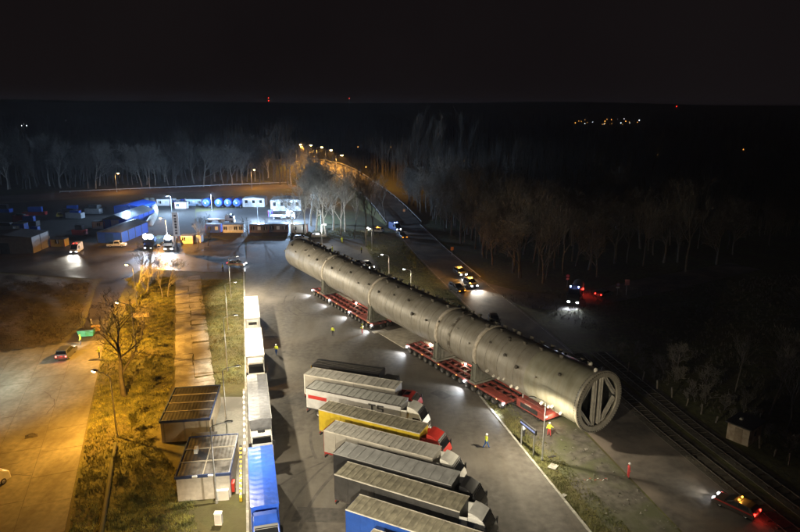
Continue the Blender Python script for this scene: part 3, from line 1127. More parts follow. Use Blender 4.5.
row_truck('last trailer of the row, only its dusty roof corner in view', (-3.4, 44.6), -26.3, RED, side=LGC, roof=RO, bow_m=ROD, rail=ALU, edge=ALU, bows=19)

# TS marking on the silver trailer (camera side is -y)
def ts_marks():
    inkd = paint('ink_dark', (0.05, 0.05, 0.055), .5)
    inkr = paint('ink_red', (0.42, 0.035, 0.03), .5)
    y = -1.285

    def bar(x0, x1, z0, z1, m, nm='lettering'):
        part(MB().box(x0, x1, y, y + .012, z0, z1), nm, m, T3)
    bar(.25, 3.0, 2.62, 3.12, inkr, 'red_stripe')
    bar(3.0, 3.5, 2.35, 2.75, WHT, 'white_stripe')
    # small line of letters
    x = 4.9
    for w_ in (.22, .3, .18, .26, .3, .12, .26, .3, .22, .26):
        bar(x, x + w_, 2.62, 2.9, inkd)
        x += w_ + .1
    # T
    bar(9.0, 10.0, 3.36, 3.58, inkd)
    bar(9.38, 9.62, 2.72, 3.36, inkd)
    # S
    bar(10.2, 11.1, 3.38, 3.58, inkd)
    bar(10.2, 10.42, 3.12, 3.38, inkd)
    bar(10.2, 11.1, 3.02, 3.2, inkd)
    bar(10.88, 11.1, 2.8, 3.02, inkd)
    bar(10.2, 11.1, 2.62, 2.8, inkd)
    bar(8.7, 9.2, 2.5, 2.78, inkr, 'red_stripe')
    bar(9.9, 12.1, 2.2, 2.6, inkr, 'red_stripe')
    bar(12.15, 13.3, 2.2, 2.6, inkd, 'dark_stripe')


ts_marks()

# column of trucks on the left edge of the lot, facing the camera
COLG = 'trucks standing nose to tail along the lamp row'
CA = R(-75.6)


def column_truck(label, rear_left, L, cab, name='articulated_truck', no_cab=False, cabk=None, **k):
    # rear_left: corner of the roof away from the lot, at the rear (as seen: top left)
    right = Vector((-math.sin(CA), math.cos(CA), 0))      # local +y = east
    p = Vector((*rear_left, 0)) + right * 1.27
    t = thing(name, label, 'trailer' if no_cab else 'truck', p, CA, COLG)
    trailer(t, L, **k)
    if not no_cab:
        tractor(t, L + .75, cab, **(cabk or {}))
    return t


RWB = paint('clean_white_roof', (0.56, 0.565, 0.57), .4, var=.06)
w1 = column_truck('parked white refrigerated trailer without a tractor at the far end', (-30.1, 114.5), 12.9, None, 'refrigerated_trailer', True, side=RWB, roof=RWB, rail=WHT, bows=0, posts=False)
fu = part(MB().box(12.9, 13.35, -.95, .95, 2.2, 3.75), 'cooling_unit', WHT, w1, .06)
part(MB().box(13.34, 13.38, -.7, .7, 2.9, 3.4), 'cooling_grille', M_black, fu)
w2 = column_truck('white box truck with white cab directly behind the detached refrigerated trailer', (-25.6, 96.9), 12.0, WHT, side=RWB, roof=RWB, rail=WHT, bows=0, posts=False, cabk=dict(visor=True))
w3 = column_truck('truck with silver grey tarpaulin roof and dark cab with yellow trim', (-20.9, 78.6), 12.9, SIL, side=GRYT, roof=GRYT, rail=M_steel, bows=0, ridge=.10, posts=False, cabk=dict(high=False, black_front=True, stripe=YEL))
w4 = column_truck('bright blue tarpaulin truck with blue cab at the bottom edge', (-16.4, 60.1), 10.6, BLU, side=BLUT, roof=BLUT, rail=BLU, bows=0, ridge=.10, posts=False)

# ------------------------------------------------------------------ lamp posts
def lamp_post(label, base, h, arm, col, power, lens, kind='cobra', head_scale=1.0, angle=165, group=None, cat='street lamp', pole_m=None, lean=0.0, aimv=None, double=False):
    b = Vector((base[0], base[1], 0))
    t = thing('street_lamp', label, cat, b, 0, group)
    pm = pole_m or M_steel
    part(MB().tube((0, 0, 0), (0, 0, h * .45), .11, .085, 10).tube((0, 0, h * .45), (0, 0, h), .085, .055, 10), 'pole', pm, t, fix=False)
    part(MB().tube((0, 0, 0), (0, 0, .35), .17, .15, 10), 'pole_base', pm, t, fix=False)
    arms = [Vector((arm[0], arm[1], 0))]
    if double:
        arms.append(-arms[0])
    for av in arms:
        L = av.length
        d = av.normalized() if L > 0 else Vector((1, 0, 0))
        mb = MB()
        prev = Vector((0, 0, h - .05))
        for i in range(1, 6):
            a = i / 5 * PI / 2
            q = d * (L * (1 - math.cos(a))) + Vector((0, 0, h - .05 + .45 * math.sin(a)))
            mb.tube(prev, q, .05, .045, 8, caps=False)
            prev = q
        part(mb, 'arm', pm, t, fix=False)
        s = head_scale
        rz = math.atan2(d.y, d.x)
        hp = prev
        hd = part(MB().prism([(-.1 * s, .0), (-.1 * s, .1 * s), (.35 * s, .16 * s), (.7 * s, .06 * s), (.7 * s, 0)], .16 * s), 'lamp_head', M_steel, t, .02, loc=hp, rot=(0, 0, rz))
        if kind == 'bowl':
            pr = [(.19 * s * math.cos(a), -.17 * s * math.sin(a)) for a in [i * PI / 2 / 5 for i in range(6)]]
            bl = part(MB().lathe(pr, 12, 'z'), 'lens_bowl', lens, hd, fix=False, loc=(.4 * s, 0, 0), scale=(1.5, 1.0, 1.2))
            light('SPOT', 'lamp_light', hd, (.4 * s, 0, -.34 * s), col, power, aimv or (0, 0, -1), .12, angle, .25)
        else:
            part(MB().box(.12 * s, .62 * s, -.12 * s, .12 * s, -.012, .02), 'lens', lens, hd)
            av2 = Matrix.Rotation(-rz, 3, 'Z') @ Vector(aimv or (0, 0, -1))
            light('SPOT' if angle < 175 else 'POINT', 'lamp_light', hd, (.4 * s, 0, -.16), col, power, av2, .15, angle, .3)
    return t


# white lamps along the lot (their heads look east over the trucks)
LAMPC = (1.0, 0.87, 0.63)
LG = 'white lamps in the row beside the parked trucks'
east = (math.cos(CA + PI / 2), math.sin(CA + PI / 2))
rowl = [('white lamp post far up the grass strip near the road junction', (-36.0, 126.5), 2300),
        ('white lamp post on the grass beside the detached refrigerated trailer', (-31.4, 107.0), 2000),
        ('white lamp post on the grass beside the white box truck', (-26.7, 89.0), 1700),
        ('white lamp post on the pavement between the nearer shed and the grey tarpaulin truck', (-21.6, 70.0), 1100),
        ('white lamp post in front of the nearer shed\'s white wall', (-19.0, 56.2), 1000)]
for l, p, w in rowl:
    lamp_post(l, p, 8.6, (east[0] * 1.5, east[1] * 1.5), LAMPC, w, E_warm, angle=150, group=LG, aimv=(east[0] * .62, east[1] * .62, -1))
# the row goes on below the picture, as its light on the nearest trucks shows
lamp_post('white lamp post of the row just below the picture edge', (-14.2, 36.5), 8.6, (east[0] * 1.5, east[1] * 1.5), LAMPC, 1300, E_warm, angle=160, group=LG)
# right verge
lamp_post('white lamp post on the verge beside the near flange of the column', (16.5, 64.2), 7.2, (-1.1, .5), LAMPC, 1150, E_warm, angle=160, group='lamps on the right verge')
lamp_post('tall white floodlight mast on the right verge below the picture edge', (15.0, 23.0), 9.5, (-1.2, .6), LAMPC, 900, E_warm, angle=78, group='lamps on the right verge', cat='floodlight', aimv=(-.14, .9, -.26))
lamp_post('tall white floodlight mast at the lot entrance below the picture edge', (-7.0, 24.0), 15, (1.2, 1.2), LAMPC, 5800, E_warm, angle=80, group=LG, cat='floodlight', aimv=(.2, .9, -.52))
# beyond the vessel
for l, p, h, a, w in (('white post lamp standing by the police car behind the column', G(389, 284), 6.5, (-1.3, .4), 300),
                      ('bent white lamp on the green behind the column', G(411, 296), 5.5, (-1.2, .3), 260),
                      ('thin white lamp post among the tree trunks on the green', G(372, 250), 6.0, (-.8, .2), 150),
                      ('short white lamp post in front of the leafless tree cluster', G(322, 246), 6.0, (.8, 0), 160)):
    lamp_post(l, (p.x, p.y), h, a, LAMPC, w, E_white, 'bowl', .8, group='lamps on the green behind the column', pole_m=WHT)

# sodium lamps on the left road
SG = 'sodium lamps along the concrete road'
for l, p, h, a, w in (('orange sodium lamp with arm over the concrete road, nearest', G(117.5, 437), 8.0, (-2.0, .9), 3000),
                      ('orange sodium lamp behind the big leafless tree', G(136, 352), 8.0, (-2.2, .8), 3400),
                      ('orange sodium lamp lighting the shrubs near the junction', G(137, 306), 8.2, (-1.0, .4), 3000),
                      ('orange sodium lamp beside the tall white sign', G(168.5, 249), 8.5, (-1.0, 0), 4200)):
    lamp_post(l, (p.x, p.y), h, a, SOD, w, E_sod, 'bowl', 1.2, 168, SG)
lamp_post('orange sodium lamp on the concrete road just below the picture', (-20.5, 29), 8.0, (-2.0, .9), SOD, 1300, E_sod, 'bowl', 1.2, 168, SG)
# white floodlight mast outside the left edge, its pool of light lies on the concrete
lamp_post('white flood lamp beside the concrete road past the left edge', (-60.5, 84), 9, (1.0, -.6), (0.80, 1.0, .88), 1000, E_white, angle=130, group=SG)
# orange lamps on the far road and the overpass
FG = 'sodium lamps on the far road'
for l, u, v, h, w in (('small orange lamp on the far road before the treeline, left one', 117, 192, 8.5, 700),
                      ('bright orange lamp on the far road above the lit yard', 252, 189, 9.0, 1100),
                      ):
    p = G(u, v)
    lamp_post(l, (p.x, p.y), h, (1.2, -.5), SOD, w, E_sod, 'bowl', 1.7, 168, FG)

# ------------------------------------------------------------------ LED bar sign, totem sign, other signs
t = thing('led_board', 'tilted bar shaped board with blue white lights on two posts by the column flange', 'sign', G(527, 450), R(-66))
for x in (-1.25, 1.25):
    part(MB().box(x - .06, x + .06, -.06, .06, 0, 3.1), 'post', M_steel, t)
part(MB().box(-1.55, 1.55, -.1, .1, 2.75, 3.35), 'frame', M_dark, t, .02)
for i in range(9):
    part(MB().box(-1.42 + i * .325, -1.2 + i * .325, -.13, -.1, 2.95, 3.15), 'light_panel', E_led, t)
t = thing('led_board', 'small lit board on the green behind the column', 'sign', G(394, 287), R(-30))
part(MB().box(-.05, .05, -.05, .05, 0, 1.6), 'post', M_steel, t)
part(MB().box(-.9, .9, -.06, .06, 1.5, 2.2), 'frame', M_steel, t)
part(MB().box(-.82, .82, -.08, -.06, 1.56, 2.14), 'light_panel', E_led, t)

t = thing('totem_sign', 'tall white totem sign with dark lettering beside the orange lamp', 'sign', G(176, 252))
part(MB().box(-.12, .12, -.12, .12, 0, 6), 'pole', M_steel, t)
part(MB().box(-.2, 1.5, -.15, .15, 4.6, 11.2), 'panel', glow('painted_glow_panel', (.8, .85, 1), .035), t, .04)  # faint glow in place of lamplight falling on the panel
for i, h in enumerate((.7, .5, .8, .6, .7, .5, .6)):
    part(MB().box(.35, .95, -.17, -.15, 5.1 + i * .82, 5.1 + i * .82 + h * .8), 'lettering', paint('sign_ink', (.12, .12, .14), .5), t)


def round_sign(label, u, v, h=2.6):
    t = thing('road_sign', label, 'road sign', G(u, v), 0, 'road signs by the wood')
    part(MB().tube((0, 0, 0), (0, 0, h), .04, n=8), 'post', M_steel, t, fix=False)
    part(MB().tube((0, -.05, h), (0, -.08, h), .42, n=20), 'sign_disc', paint('sign_red', (.35, .04, .05), .5), t, fix=False)
    part(MB().tube((0, -.08, h), (0, -.1, h), .3, n=20), 'sign_face', paint('sign_face', (.35, .33, .4), .5), t, fix=False)
    part(MB().box(-.35, .35, -.08, -.05, h - .85, h - .5), 'sign_plate', WHT, t)


round_sign('round road sign at the wood edge, left of the blue lit truck', 567, 287)
round_sign('round road sign right of the blue lit truck', 617, 296)
t = thing('road_sign', 'square reddish road sign at the wood edge', 'road sign', G(626, 295), 0, 'road signs by the wood')
part(MB().tube((0, 0, 0), (0, 0, 3.2), .05, n=8), 'post', M_steel, t, fix=False)
part(MB().box(-.5, .5, -.09, -.05, 2.2, 3.5), 'sign_plate', paint('sign_pink', (.5, .2, .2), .5), t)
for l, u, v in (('small lit warning marker at the road edge by the wood, nearer', 452, 256), ('small lit warning marker far up the road edge', 404, 216)):
    t = thing('warning_marker', l, 'marker', G(u, v), 0, 'markers at the road edge')
    part(MB().tube((0, 0, 0), (0, 0, 2.2), .05, n=8), 'post', M_steel, t, fix=False)
    part(MB().box(-.4, .4, -.08, -.04, 1.6, 2.6), 'sign_plate', paint('sign_orange', (.6, .25, .1), .5), t)

# ------------------------------------------------------------------ sheds
def shed(label, P, L, W, rz, bays, h=2.95, annex=False):
    """origin: front left corner; x to the right along the front, y to the back"""
    t = thing('site_shed', label, 'shed', P, rz, 'flat roofed sheds beside the truck column')
    WM = paint('shed_white_wall', (.50, .48, .44), .7, var=.12, scale=2) if bays == 3 else paint('shed_stained_wall', (.40, .35, .27), .8, col2=(.25, .19, .13), scale=.8, lo=.5, hi=.75)
    part(MB().box(0, L, 0, W, 0, h - .2), 'wall', WM, t)
    fas = paint('shed_fascia', (.03, .05, .13), .5)
    frame = paint('shed_roof_beam', (.26, .24, .20), .7)
    for x0, x1, y0, y1 in ((-.12, L + .12, -.12, 0), (-.12, L + .12, W, W + .12), (-.12, 0, 0, W), (L, L + .12, 0, W)):
        part(MB().box(x0, x1, y0, y1, h - .3, h + .02), 'fascia', fas, t)
    ns = 2 if bays == 3 else 1
    pm = [mat('corrugated_dark', (.03, .031, .038), .55, .1, var=.35, scale=1.2, rough2=.75),
          mat('corrugated_grey', (.075, .072, .07), .6, .1, var=.6, scale=1.2)]
    bl = W / bays
    rr = random.Random(int(L * 100))
    for b in range(bays):
        for s in range(ns):
            x0, x1 = L * s / ns + .08, L * (s + 1) / ns - .08
            y0, y1 = b * bl + .12, (b + 1) * bl - .12
            mb = MB()
            n = int((x1 - x0) / .2)
            vs, fs = [], []
            for i in range(n + 1):
                x = x0 + (x1 - x0) * i / n
                z = h - .05 + (.022 if i % 2 else 0)
                vs += [(x, y0, z), (x, y1, z)]
            fs = [(2 * i, 2 * i + 2, 2 * i + 3, 2 * i + 1) for i in range(n)]
            part(mb.add(vs, fs), 'roof_panel', pm[1] if (bays == 3 and rr.random() < .6) else pm[0], t, fix=False)
        if b:
            part(MB().box(0, L, b * bl - .06, b * bl + .06, h - .2, h + .02), 'roof_beam', frame, t)
    if ns == 2:
        part(MB().box(L / 2 - .05, L / 2 + .05, .1, W - .1, h - .2, h - .03), 'roof_beam', frame, t)
    part(MB().box(L * .46, L * .5, -.03, 0, 0, h - .3), 'wall_joint', frame, t)
    if annex:
        part(MB().box(0, L * .52, W + .13, W + 1.5, 0, h - .5), 'annex_wall', WM, t)
        part(MB().box(-.06, L * .52 + .06, W + .13, W + 1.6, h - .5, h - .38), 'annex_roof', pm[0], t)
        part(MB().box(1.1, 1.5, W * .52, W * .62, h, h + .55), 'roof_vent', WHT, t, .03)
        part(MB().box(L - 1.5, L - .15, -.5, -.04, 0, 1.15), 'wall_cabinet', WHT, t, .02)
        part(MB().box(L + .03, L + .35, .4, 1.3, .3, 1.3), 'red_box', RED, t, .03)
        for x in (1.9, 3.5):
            part(MB().box(x - .25, x + .25, -.3, -.12, h - .15, h + .02), 'gutter_bracket', WHT, t)
    else:
        for x in (.35, L - .35):
            part(MB().box(x - .08, x + .08, -.05, 0, 0, h - .3), 'corner_post', frame, t)
        part(MB().box(L + .13, L + .2, 1.2, 2.1, 0, 2.1), 'door', paint('shed_door', (.2, .19, .17), .6), t)
    return t


S1 = Vector((-29.0, 68.0, 0))
shed('farther flat shed with dark corrugated roof and stained wall', S1, 5.75, 9.2, math.atan2(.85, 6.0), 4)
S2 = Vector((-23.05, 56.4, 0))
shed('nearer flat shed with white front wall and small annex', S2, 5.35, 7.9, math.atan2(.8, 5.6), 3, annex=True)
t = thing('utility_box', 'small white utility box on the grass below the nearer shed', 'cabinet', G(219, 524))
part(MB().box(-.35, .35, -.25, .25, 0, 1.25), 'housing', WHT, t, .03)
part(MB().box(-.38, .38, -.28, .28, 1.25, 1.32), 'lid', WHT, t, .02)
part(MB().box(-.3, .3, -.27, -.25, .15, 1.15), 'door', SIL, t)

# striped barrier along the pavement
def barrier(label, a, b, m1, m2, n, w=.3, h=.5):
    t = thing('striped_barrier', label, 'barrier', a, math.atan2((b - a).y, (b - a).x), 'striped barriers along the truck column')
    L = (b - a).length / n
    ms = [MB().box(0, L - .02, -w / 2, w / 2, 0, h).mesh('barrier_block', m, .03, True) for m in (m1, m2)]
    for i in range(n):
        link(ms[i % 2], 'barrier_block', t, (i * L, 0, .022))


barrier('yellow and black striped barrier beside the nearer shed', G(241, 502), G(241, 449), YEL, BLK, 22)
barrier('white and grey striped barrier between the pavement and grey tarpaulin truck', G(245, 455), G(244, 392), WHT, paint('barrier_grey', (.2, .19, .17), .6), 22)

# ------------------------------------------------------------------ people
def body_mesh(name, pose):
    """one continuous body grown by a skin over a posed skeleton; colours by height"""
    P = {'stand': dict(kl=(.11, .03, .5), kr=(-.11, -.02, .5), fl=(.13, 0, .08), fr=(-.13, 0, .08), el=(.27, -.02, 1.15), er=(-.27, -.02, 1.15), hl=(.29, .10, .90), hr=(-.29, .10, .90)),
         'walk': dict(kl=(.1, .18, .52), kr=(-.1, -.05, .5), fl=(.11, .30, .10), fr=(-.11, -.32, .12), el=(.26, -.16, 1.17), er=(-.26, .10, 1.15), hl=(.27, -.12, .92), hr=(-.26, .30, 1.0)),
         'point': dict(kl=(.13, .03, .5), kr=(-.13, 0, .5), fl=(.17, 0, .08), fr=(-.17, .02, .08), el=(.28, .0, 1.14), er=(-.42, .14, 1.36), hl=(.30, .14, .95), hr=(-.62, .28, 1.45)),
         'work': dict(kl=(.12, .05, .5), kr=(-.12, .02, .5), fl=(.14, 0, .08), fr=(-.14, 0, .08), el=(.27, .10, 1.16), er=(-.27, .10, 1.16), hl=(.14, .36, 1.18), hr=(-.14, .36, 1.18))}[pose]
    V = Vector
    vs = [V((0, 0, .95)), V((0, 0, 1.12)), V((0, .0, 1.36)), V((0, .0, 1.48)), V((0, .02, 1.58)), V((0, .03, 1.70)),
          V((.10, 0, .88)), V(P['kl']), V(P['fl']), V(P['fl']) + V((0, .17, -.03)),
          V((-.10, 0, .88)), V(P['kr']), V(P['fr']), V(P['fr']) + V((0, .17, -.03)),
          V((.19, 0, 1.41)), V(P['el']), V(P['hl']), V((-.19, 0, 1.41)), V(P['er']), V(P['hr'])]
    es = [(0, 1), (1, 2), (2, 3), (3, 4), (4, 5), (0, 6), (6, 7), (7, 8), (8, 9), (0, 10), (10, 11), (11, 12), (12, 13), (2, 14), (14, 15), (15, 16), (2, 17), (17, 18), (18, 19)]
    rad = [.16, .16, .18, .07, .075, .085, .11, .075, .055, .045, .11, .075, .055, .045, .085, .06, .045, .085, .06, .045]
    me = bpy.data.meshes.new(name)
    me.from_pydata(vs, es, [])
    o = bpy.data.objects.new(name, me)
    COL.objects.link(o)
    sk = o.modifiers.new('skin', 'SKIN')
    for i, v in enumerate(me.skin_vertices[0].data):
        v.radius = (rad[i], rad[i] * (.75 if i < 3 else 1))
        v.use_root = i == 0
    o.modifiers.new('sub', 'SUBSURF').levels = 1
    dg = bpy.context.evaluated_depsgraph_get()
    ev = o.evaluated_get(dg)
    nm = bpy.data.meshes.new_from_object(ev)
    nm.name = name
    bpy.data.objects.remove(o)
    return nm


BODY = {p: body_mesh('person', p) for p in ('stand', 'walk', 'point', 'work')}
HIVIS = mat('hi_vis_yellow', (0.55, 0.62, 0.04), .6, var=.1)
SKIN = mat('skin', (.42, .27, .2), .6, var=.05)
CLOTH = {'red': paint('work_red', (.40, .04, .04), .8), 'blue': paint('work_blue', (.03, .10, .35), .8), 'dark': paint('work_dark', (.03, .03, .035), .85),
         'yellow': HIVIS, 'white': paint('work_white', (.6, .6, .6), .8), 'grey': paint('work_grey', (.15, .15, .15), .85)}
HELM = {k: MB().lathe([(.15, 0), (.125, .01), (.12, .07), (.085, .125), (.01, .145)], 14, 'z').mesh('helmet', m) for k, m in (('white', CLOTH['white']), ('yellow', HIVIS), ('dark', CLOTH['dark']))}
BCACHE = {}


def person(label, p, rz, pose, jacket, trousers, helmet='white'):
    key = (pose, jacket, trousers)
    if key not in BCACHE:
        me = BODY[pose].copy()
        me.materials.clear()
        for m in (CLOTH[trousers], CLOTH[jacket], SKIN, CLOTH['dark']):
            me.materials.append(m)
        for f in me.polygons:
            c = f.center
            f.use_smooth = True
            hand = [me.vertices[i].co for i in f.vertices]
            f.material_index = 2 if c.z > 1.53 else 3 if c.z < .12 else 0 if (c.z < .97 and abs(c.x) < .22) else 1
        BCACHE[key] = me
    o = link(BCACHE[key], 'person', None, (p[0], p[1], .03), (0, 0, rz))
    tag(o, label, 'person', 'workers around the transport')
    o.scale = (1.05, 1.05, 1.03)
    link(HELM[helmet], 'helmet', o, (0, .03, 1.70))
    return o


for l, px, rz, pose, j, tr, he in (
        ('worker in hi-vis jacket standing on the asphalt left of the farther trailer', (333, 336), 2.8, 'stand', 'yellow', 'dark', 'dark'),
        ('worker in hi-vis jacket and red trousers at the tail of the farther trailer', (362.5, 334), 1.2, 'work', 'yellow', 'red', 'yellow'),
        ('worker in yellow and blue in the shadow beside the white box truck', (276.5, 355), .5, 'walk', 'yellow', 'blue', 'white'),
        ('worker in blue with white helmet alone on the asphalt by the parked truck cabs', (486, 448), -1.2, 'walk', 'yellow', 'blue', 'white'),
        ('worker in hi-vis and red trousers under the column flange', (549, 436), 2.5, 'point', 'yellow', 'red', 'white'),
        ('worker in pale jacket behind the bar shaped light board', (523.5, 437), .4, 'stand', 'white', 'dark', 'white'),
        ('person in red with white helmet standing on the road shoulder', (628, 478), -1.6, 'stand', 'red', 'red', 'white'),
        ('worker in yellow beneath the tall trunk on the green', (342, 243), .3, 'stand', 'yellow', 'yellow', 'yellow'),
        ('worker in yellow just behind the rounded column end', (332.5, 252), 2.1, 'work', 'yellow', 'yellow', 'dark'),
        ('worker in yellow behind the column close to the police car', (361.5, 253.5), 1.0, 'stand', 'yellow', 'dark', 'yellow'),
        ('worker in hi-vis standing beside the car with red tail lights', (81, 345), 1.7, 'stand', 'yellow', 'dark', 'yellow'),
        ('worker in dark clothes and yellow helmet on the concrete road edge', (99.8, 358), 2.2, 'work', 'yellow', 'dark', 'yellow'),
        ('worker in hi-vis standing alone on the road junction', (223, 271), 1.4, 'stand', 'yellow', 'dark', 'dark'),
        ('worker beside the green container', (92, 329), -.6, 'stand', 'white', 'grey', 'white')):
    g = G(*px)
    person(l, (g.x, g.y), rz, pose, j, tr, he)

# ------------------------------------------------------------------ cars, vans, lorries on the roads
TRIM = mat('car_trim', (.02, .02, .022), .5)


def car(label, p, rz, body_m, style='estate', head=None, tail=None, beacon=None, group=None, stripe=None, hpow=0, bpow=0, name='car', cat='car', roofm=None, tpow=0):
    """forward is +x, origin in the middle on the ground"""
    t = thing(name, label, cat, (p[0], p[1], .025), rz, group)
    z0 = .28
    if style == 'van':
        L, hw, h = 5.4, .98, 2.45
        low = [(-2.7, z0), (-2.7, 1.2), (2.6, 1.15), (2.72, .9), (2.72, z0)]
        up = [(-2.7, 1.2), (-2.66, h), (1.15, h), (1.75, 1.95), (2.6, 1.15)]
        sw = [(.35, 1.32, 1.5, 1.32, 1.2, 1.98, .4, 2.0)]
        ws = ((1.2, h - .08), (2.45, 1.28))
        rw = None
    elif style == 'pickup':
        L, hw, h = 5.2, .92, 1.85
        low = [(-2.6, z0 + .15), (-2.6, 1.1), (1.5, 1.12), (2.5, 1.0), (2.6, .8), (2.6, z0 + .1)]
        up = [(-.7, 1.1), (-.55, h), (.75, h), (1.5, 1.12)]
        sw = [(-.5, 1.2, 1.15, 1.2, .68, 1.72, -.42, 1.72)]
        ws = ((.85, h - .1), (1.4, 1.2))
        rw = ((-.6, h - .1), (-.68, 1.25))
    elif style == 'suv':
        L, hw, h = 4.7, .93, 1.75
        low = [(-2.35, z0), (-2.38, .95), (-2.3, 1.08), (1.05, 1.08), (2.1, .95), (2.32, .75), (2.32, z0)]
        up = [(-2.3, 1.05), (-2.0, h - .05), (-1.6, h), (.1, h), (1.05, 1.05)]
        sw = [(-1.9, 1.12, -.55, 1.12, -.55, 1.62, -1.72, 1.6), (-.45, 1.12, .82, 1.12, .1, 1.63, -.45, 1.63)]
        ws = ((.2, h - .08), (.98, 1.13))
        rw = ((-2.05, h - .12), (-2.27, 1.18))
    else:
        L, hw, h = 4.7, .9, 1.48
        low = [(-2.35, z0), (-2.38, .8), (-2.25, .93), (1.0, .93), (2.05, .8), (2.32, .62), (2.32, z0)]
        up = [(-2.2, .9), (-1.85, h - .08), (-1.3, h), (.0, h), (1.05, .9)]
        sw = [(-1.75, .97, -.5, .97, -.5, 1.38, -1.55, 1.36), (-.42, .97, .8, .97, .02, 1.4, -.42, 1.39)]
        ws = ((.1, h - .06), (.95, .97))
        rw = ((-1.9, h - .14), (-2.15, 1.0))
    tp = lambda x, z: hw - (.22 * (z - .9) if z > .9 else 0)
    b = part(MB().prism(low, hw), 'body', body_m, t, .07)
    c = part(MB().prism(up, tp if style != 'van' else (lambda x, z: hw - .05 * (z - 1.1))), 'cabin', body_m, t, .05)
    for q in sw:
        for s in (-1, 1):
            pts = [(q[i], q[i + 1]) for i in range(0, 8, 2)]
            f = tp if style != 'van' else (lambda x, z: hw - .05 * (z - 1.1))
            vs = [(x, s * (f(x, z) - .01), z) for x, z in pts] + [(x, s * (f(x, z) + .015), z) for x, z in pts]
            part(MB().add(vs, [(0, 1, 2, 3), (7, 6, 5, 4), (0, 4, 5, 1), (1, 5, 6, 2), (2, 6, 7, 3), (3, 7, 4, 0)]), 'side_window', M_glass, c)
    for nm, w_, sg in (('windscreen', ws, 1), ('rear_window', rw, -1)):
        if not w_:
            continue
        (xa, za), (xb, zb) = w_
        f = tp if style != 'van' else (lambda x, z: hw - .05 * (z - 1.1))
        o = sg * .05
        vs = []
        for k in (0, o):
            for x, z, y in ((xa, za, -1), (xa, za, 1), (xb, zb, 1), (xb, zb, -1)):
                vs.append((x + k, y * (f(x, z) - .1), z + .02 + abs(k) * .5))
        part(MB().add(vs, [(0, 1, 2, 3), (7, 6, 5, 4), (0, 4, 5, 1), (1, 5, 6, 2), (2, 6, 7, 3), (3, 7, 4, 0)]), nm, M_glass, c)
    xf = low[-1][0]
    for s in (-1, 1):
        for x in (-1.42, 1.42):
            wheel(t, x * L / 4.7, s * (hw - .1), .33 if style != 'pickup' else .38, name='wheel')
        part(MB().box(xf - .12, xf + .015, s * (hw - .28) - .17, s * (hw - .28) + .17, .6, .74), 'headlamp', head or M_rim, b)
        xr = low[0][0]
        part(MB().box(xr - .03, xr + .1, s * (hw - .18) - .12, s * (hw - .18) + .12, .72, .95 if style != 'van' else 1.3), 'tail_lamp', tail or mat('red_lens', (.35, .02, .02), .3), b)
        part(MB().box(.75, .9, s * (hw + .09) - .09, s * (hw + .09) + .09, 1.0, 1.14), 'mirror', TRIM, c)
        if head and hpow:
            light('SPOT', 'head_light', t, (xf + .1, s * (hw - .28), .67), NEUT, hpow, (1, 0, -.03), .06, 70, .9)
        if stripe:
            part(MB().box(-2.2, 2.1, s * (hw + .006) - .006, s * (hw + .006) + .006, .72, .86), 'side_stripe', stripe, b)
    if tail and tpow:
        light('POINT', 'tail_light', t, (low[0][0] - .3, 0, .8), (1, .05, .03), tpow, None, .1)
    part(MB().box(xf - .03, xf + .03, -.45, .45, .42, .58), 'grille', TRIM, b)
    part(MB().box(xf - .05, xf + .07, -hw + .05, hw - .05, .28, .42), 'bumper', TRIM, b, .02)
    if beacon:
        xb = .2 if style == 'pickup' else -.4 if style != 'van' else .6
        part(MB().box(xb - .15, xb + .15, -.55, .55, h, h + .06), 'beacon_bar', TRIM, t)
        for s in (-1, 1):
            part(MB().lathe([(.10, 0), (.10, .12), (.05, .17), (.01, .18)], 10, 'z'), 'beacon', beacon, t, fix=False, loc=(xb, s * .42, h + .06))
        if bpow:
            colr = (1, .42, .05) if beacon is E_amber else (.25, .35, 1)
            light('POINT', 'beacon_light', t, (xb, 0, h + .42), colr, bpow, None, .12)
    if style == 'pickup':
        for s in (-1, 1):
            part(MB().box(-2.55, -.75, s * (hw - .06) - .05, s * (hw - .06) + .05, 1.1, 1.24), 'bed_rail', TRIM, t)
        part(MB().box(-2.5, -.8, -hw + .12, hw - .12, 1.1, 1.13), 'bed_liner', TRIM, t)
    return t


CW = paint('car_white', (.62, .62, .60), .3)
CG = paint('car_dark_grey', (.05, .052, .056), .3)
CS = paint('car_silver', (.38, .38, .38), .3)
CB = paint('car_blue', (.03, .06, .22), .3)
CY = paint('car_yellow', (.5, .36, .05), .35)


def face(u0, v0, u1, v1):
    a, b = G(u0, v0), G(u1, v1)
    return math.atan2(b.y - a.y, b.x - a.x)


g = G(735, 510)
car('dark estate car with red side stripe, amber beacon and red tail lights on the road', g, face(752, 517, 716, 500), paint('car_bronze', (.05, .043, .038), .35), 'estate', E_white, E_red, E_amber, stripe=RED, hpow=60, bpow=9, tpow=5).scale = (.88, .9, .95)
ESC = 'escort vehicles with beacons on the road'
rdir = math.atan2(-68, 13)
g = G(460, 275)
car('escort pickup with amber beacons, farther of the two by the wood', g, rdir + .1, CG, 'suv', E_white, None, E_amber, ESC, hpow=160, bpow=190)
g = G(470.5, 286)
car('escort pickup with amber beacons and bright headlights, nearer of the two by the wood', g, rdir + .1, CG, 'suv', E_white, None, E_amber, ESC, hpow=650, bpow=190)
g = G(457, 291)
car('dark car with red lamp and amber signals facing the column on the road', g, rdir + .25, CG, 'suv', E_amber, E_red, None, hpow=0)
g = G(494, 323)
car('dark car half hidden behind the crest of the column', g, rdir - .2, CG, 'estate')
g = G(376, 232)
car('white car with amber beacon parked at the far road bend', g, 2.8, CW, 'estate', E_warm, None, E_amber, hpow=20, bpow=45)
g = G(395, 230)
car('dark police van with blue lamps at the far road bend', g, rdir + .3, CB, 'van', E_white, None, E_blue, name='police_van', cat='van', hpow=15, bpow=14)
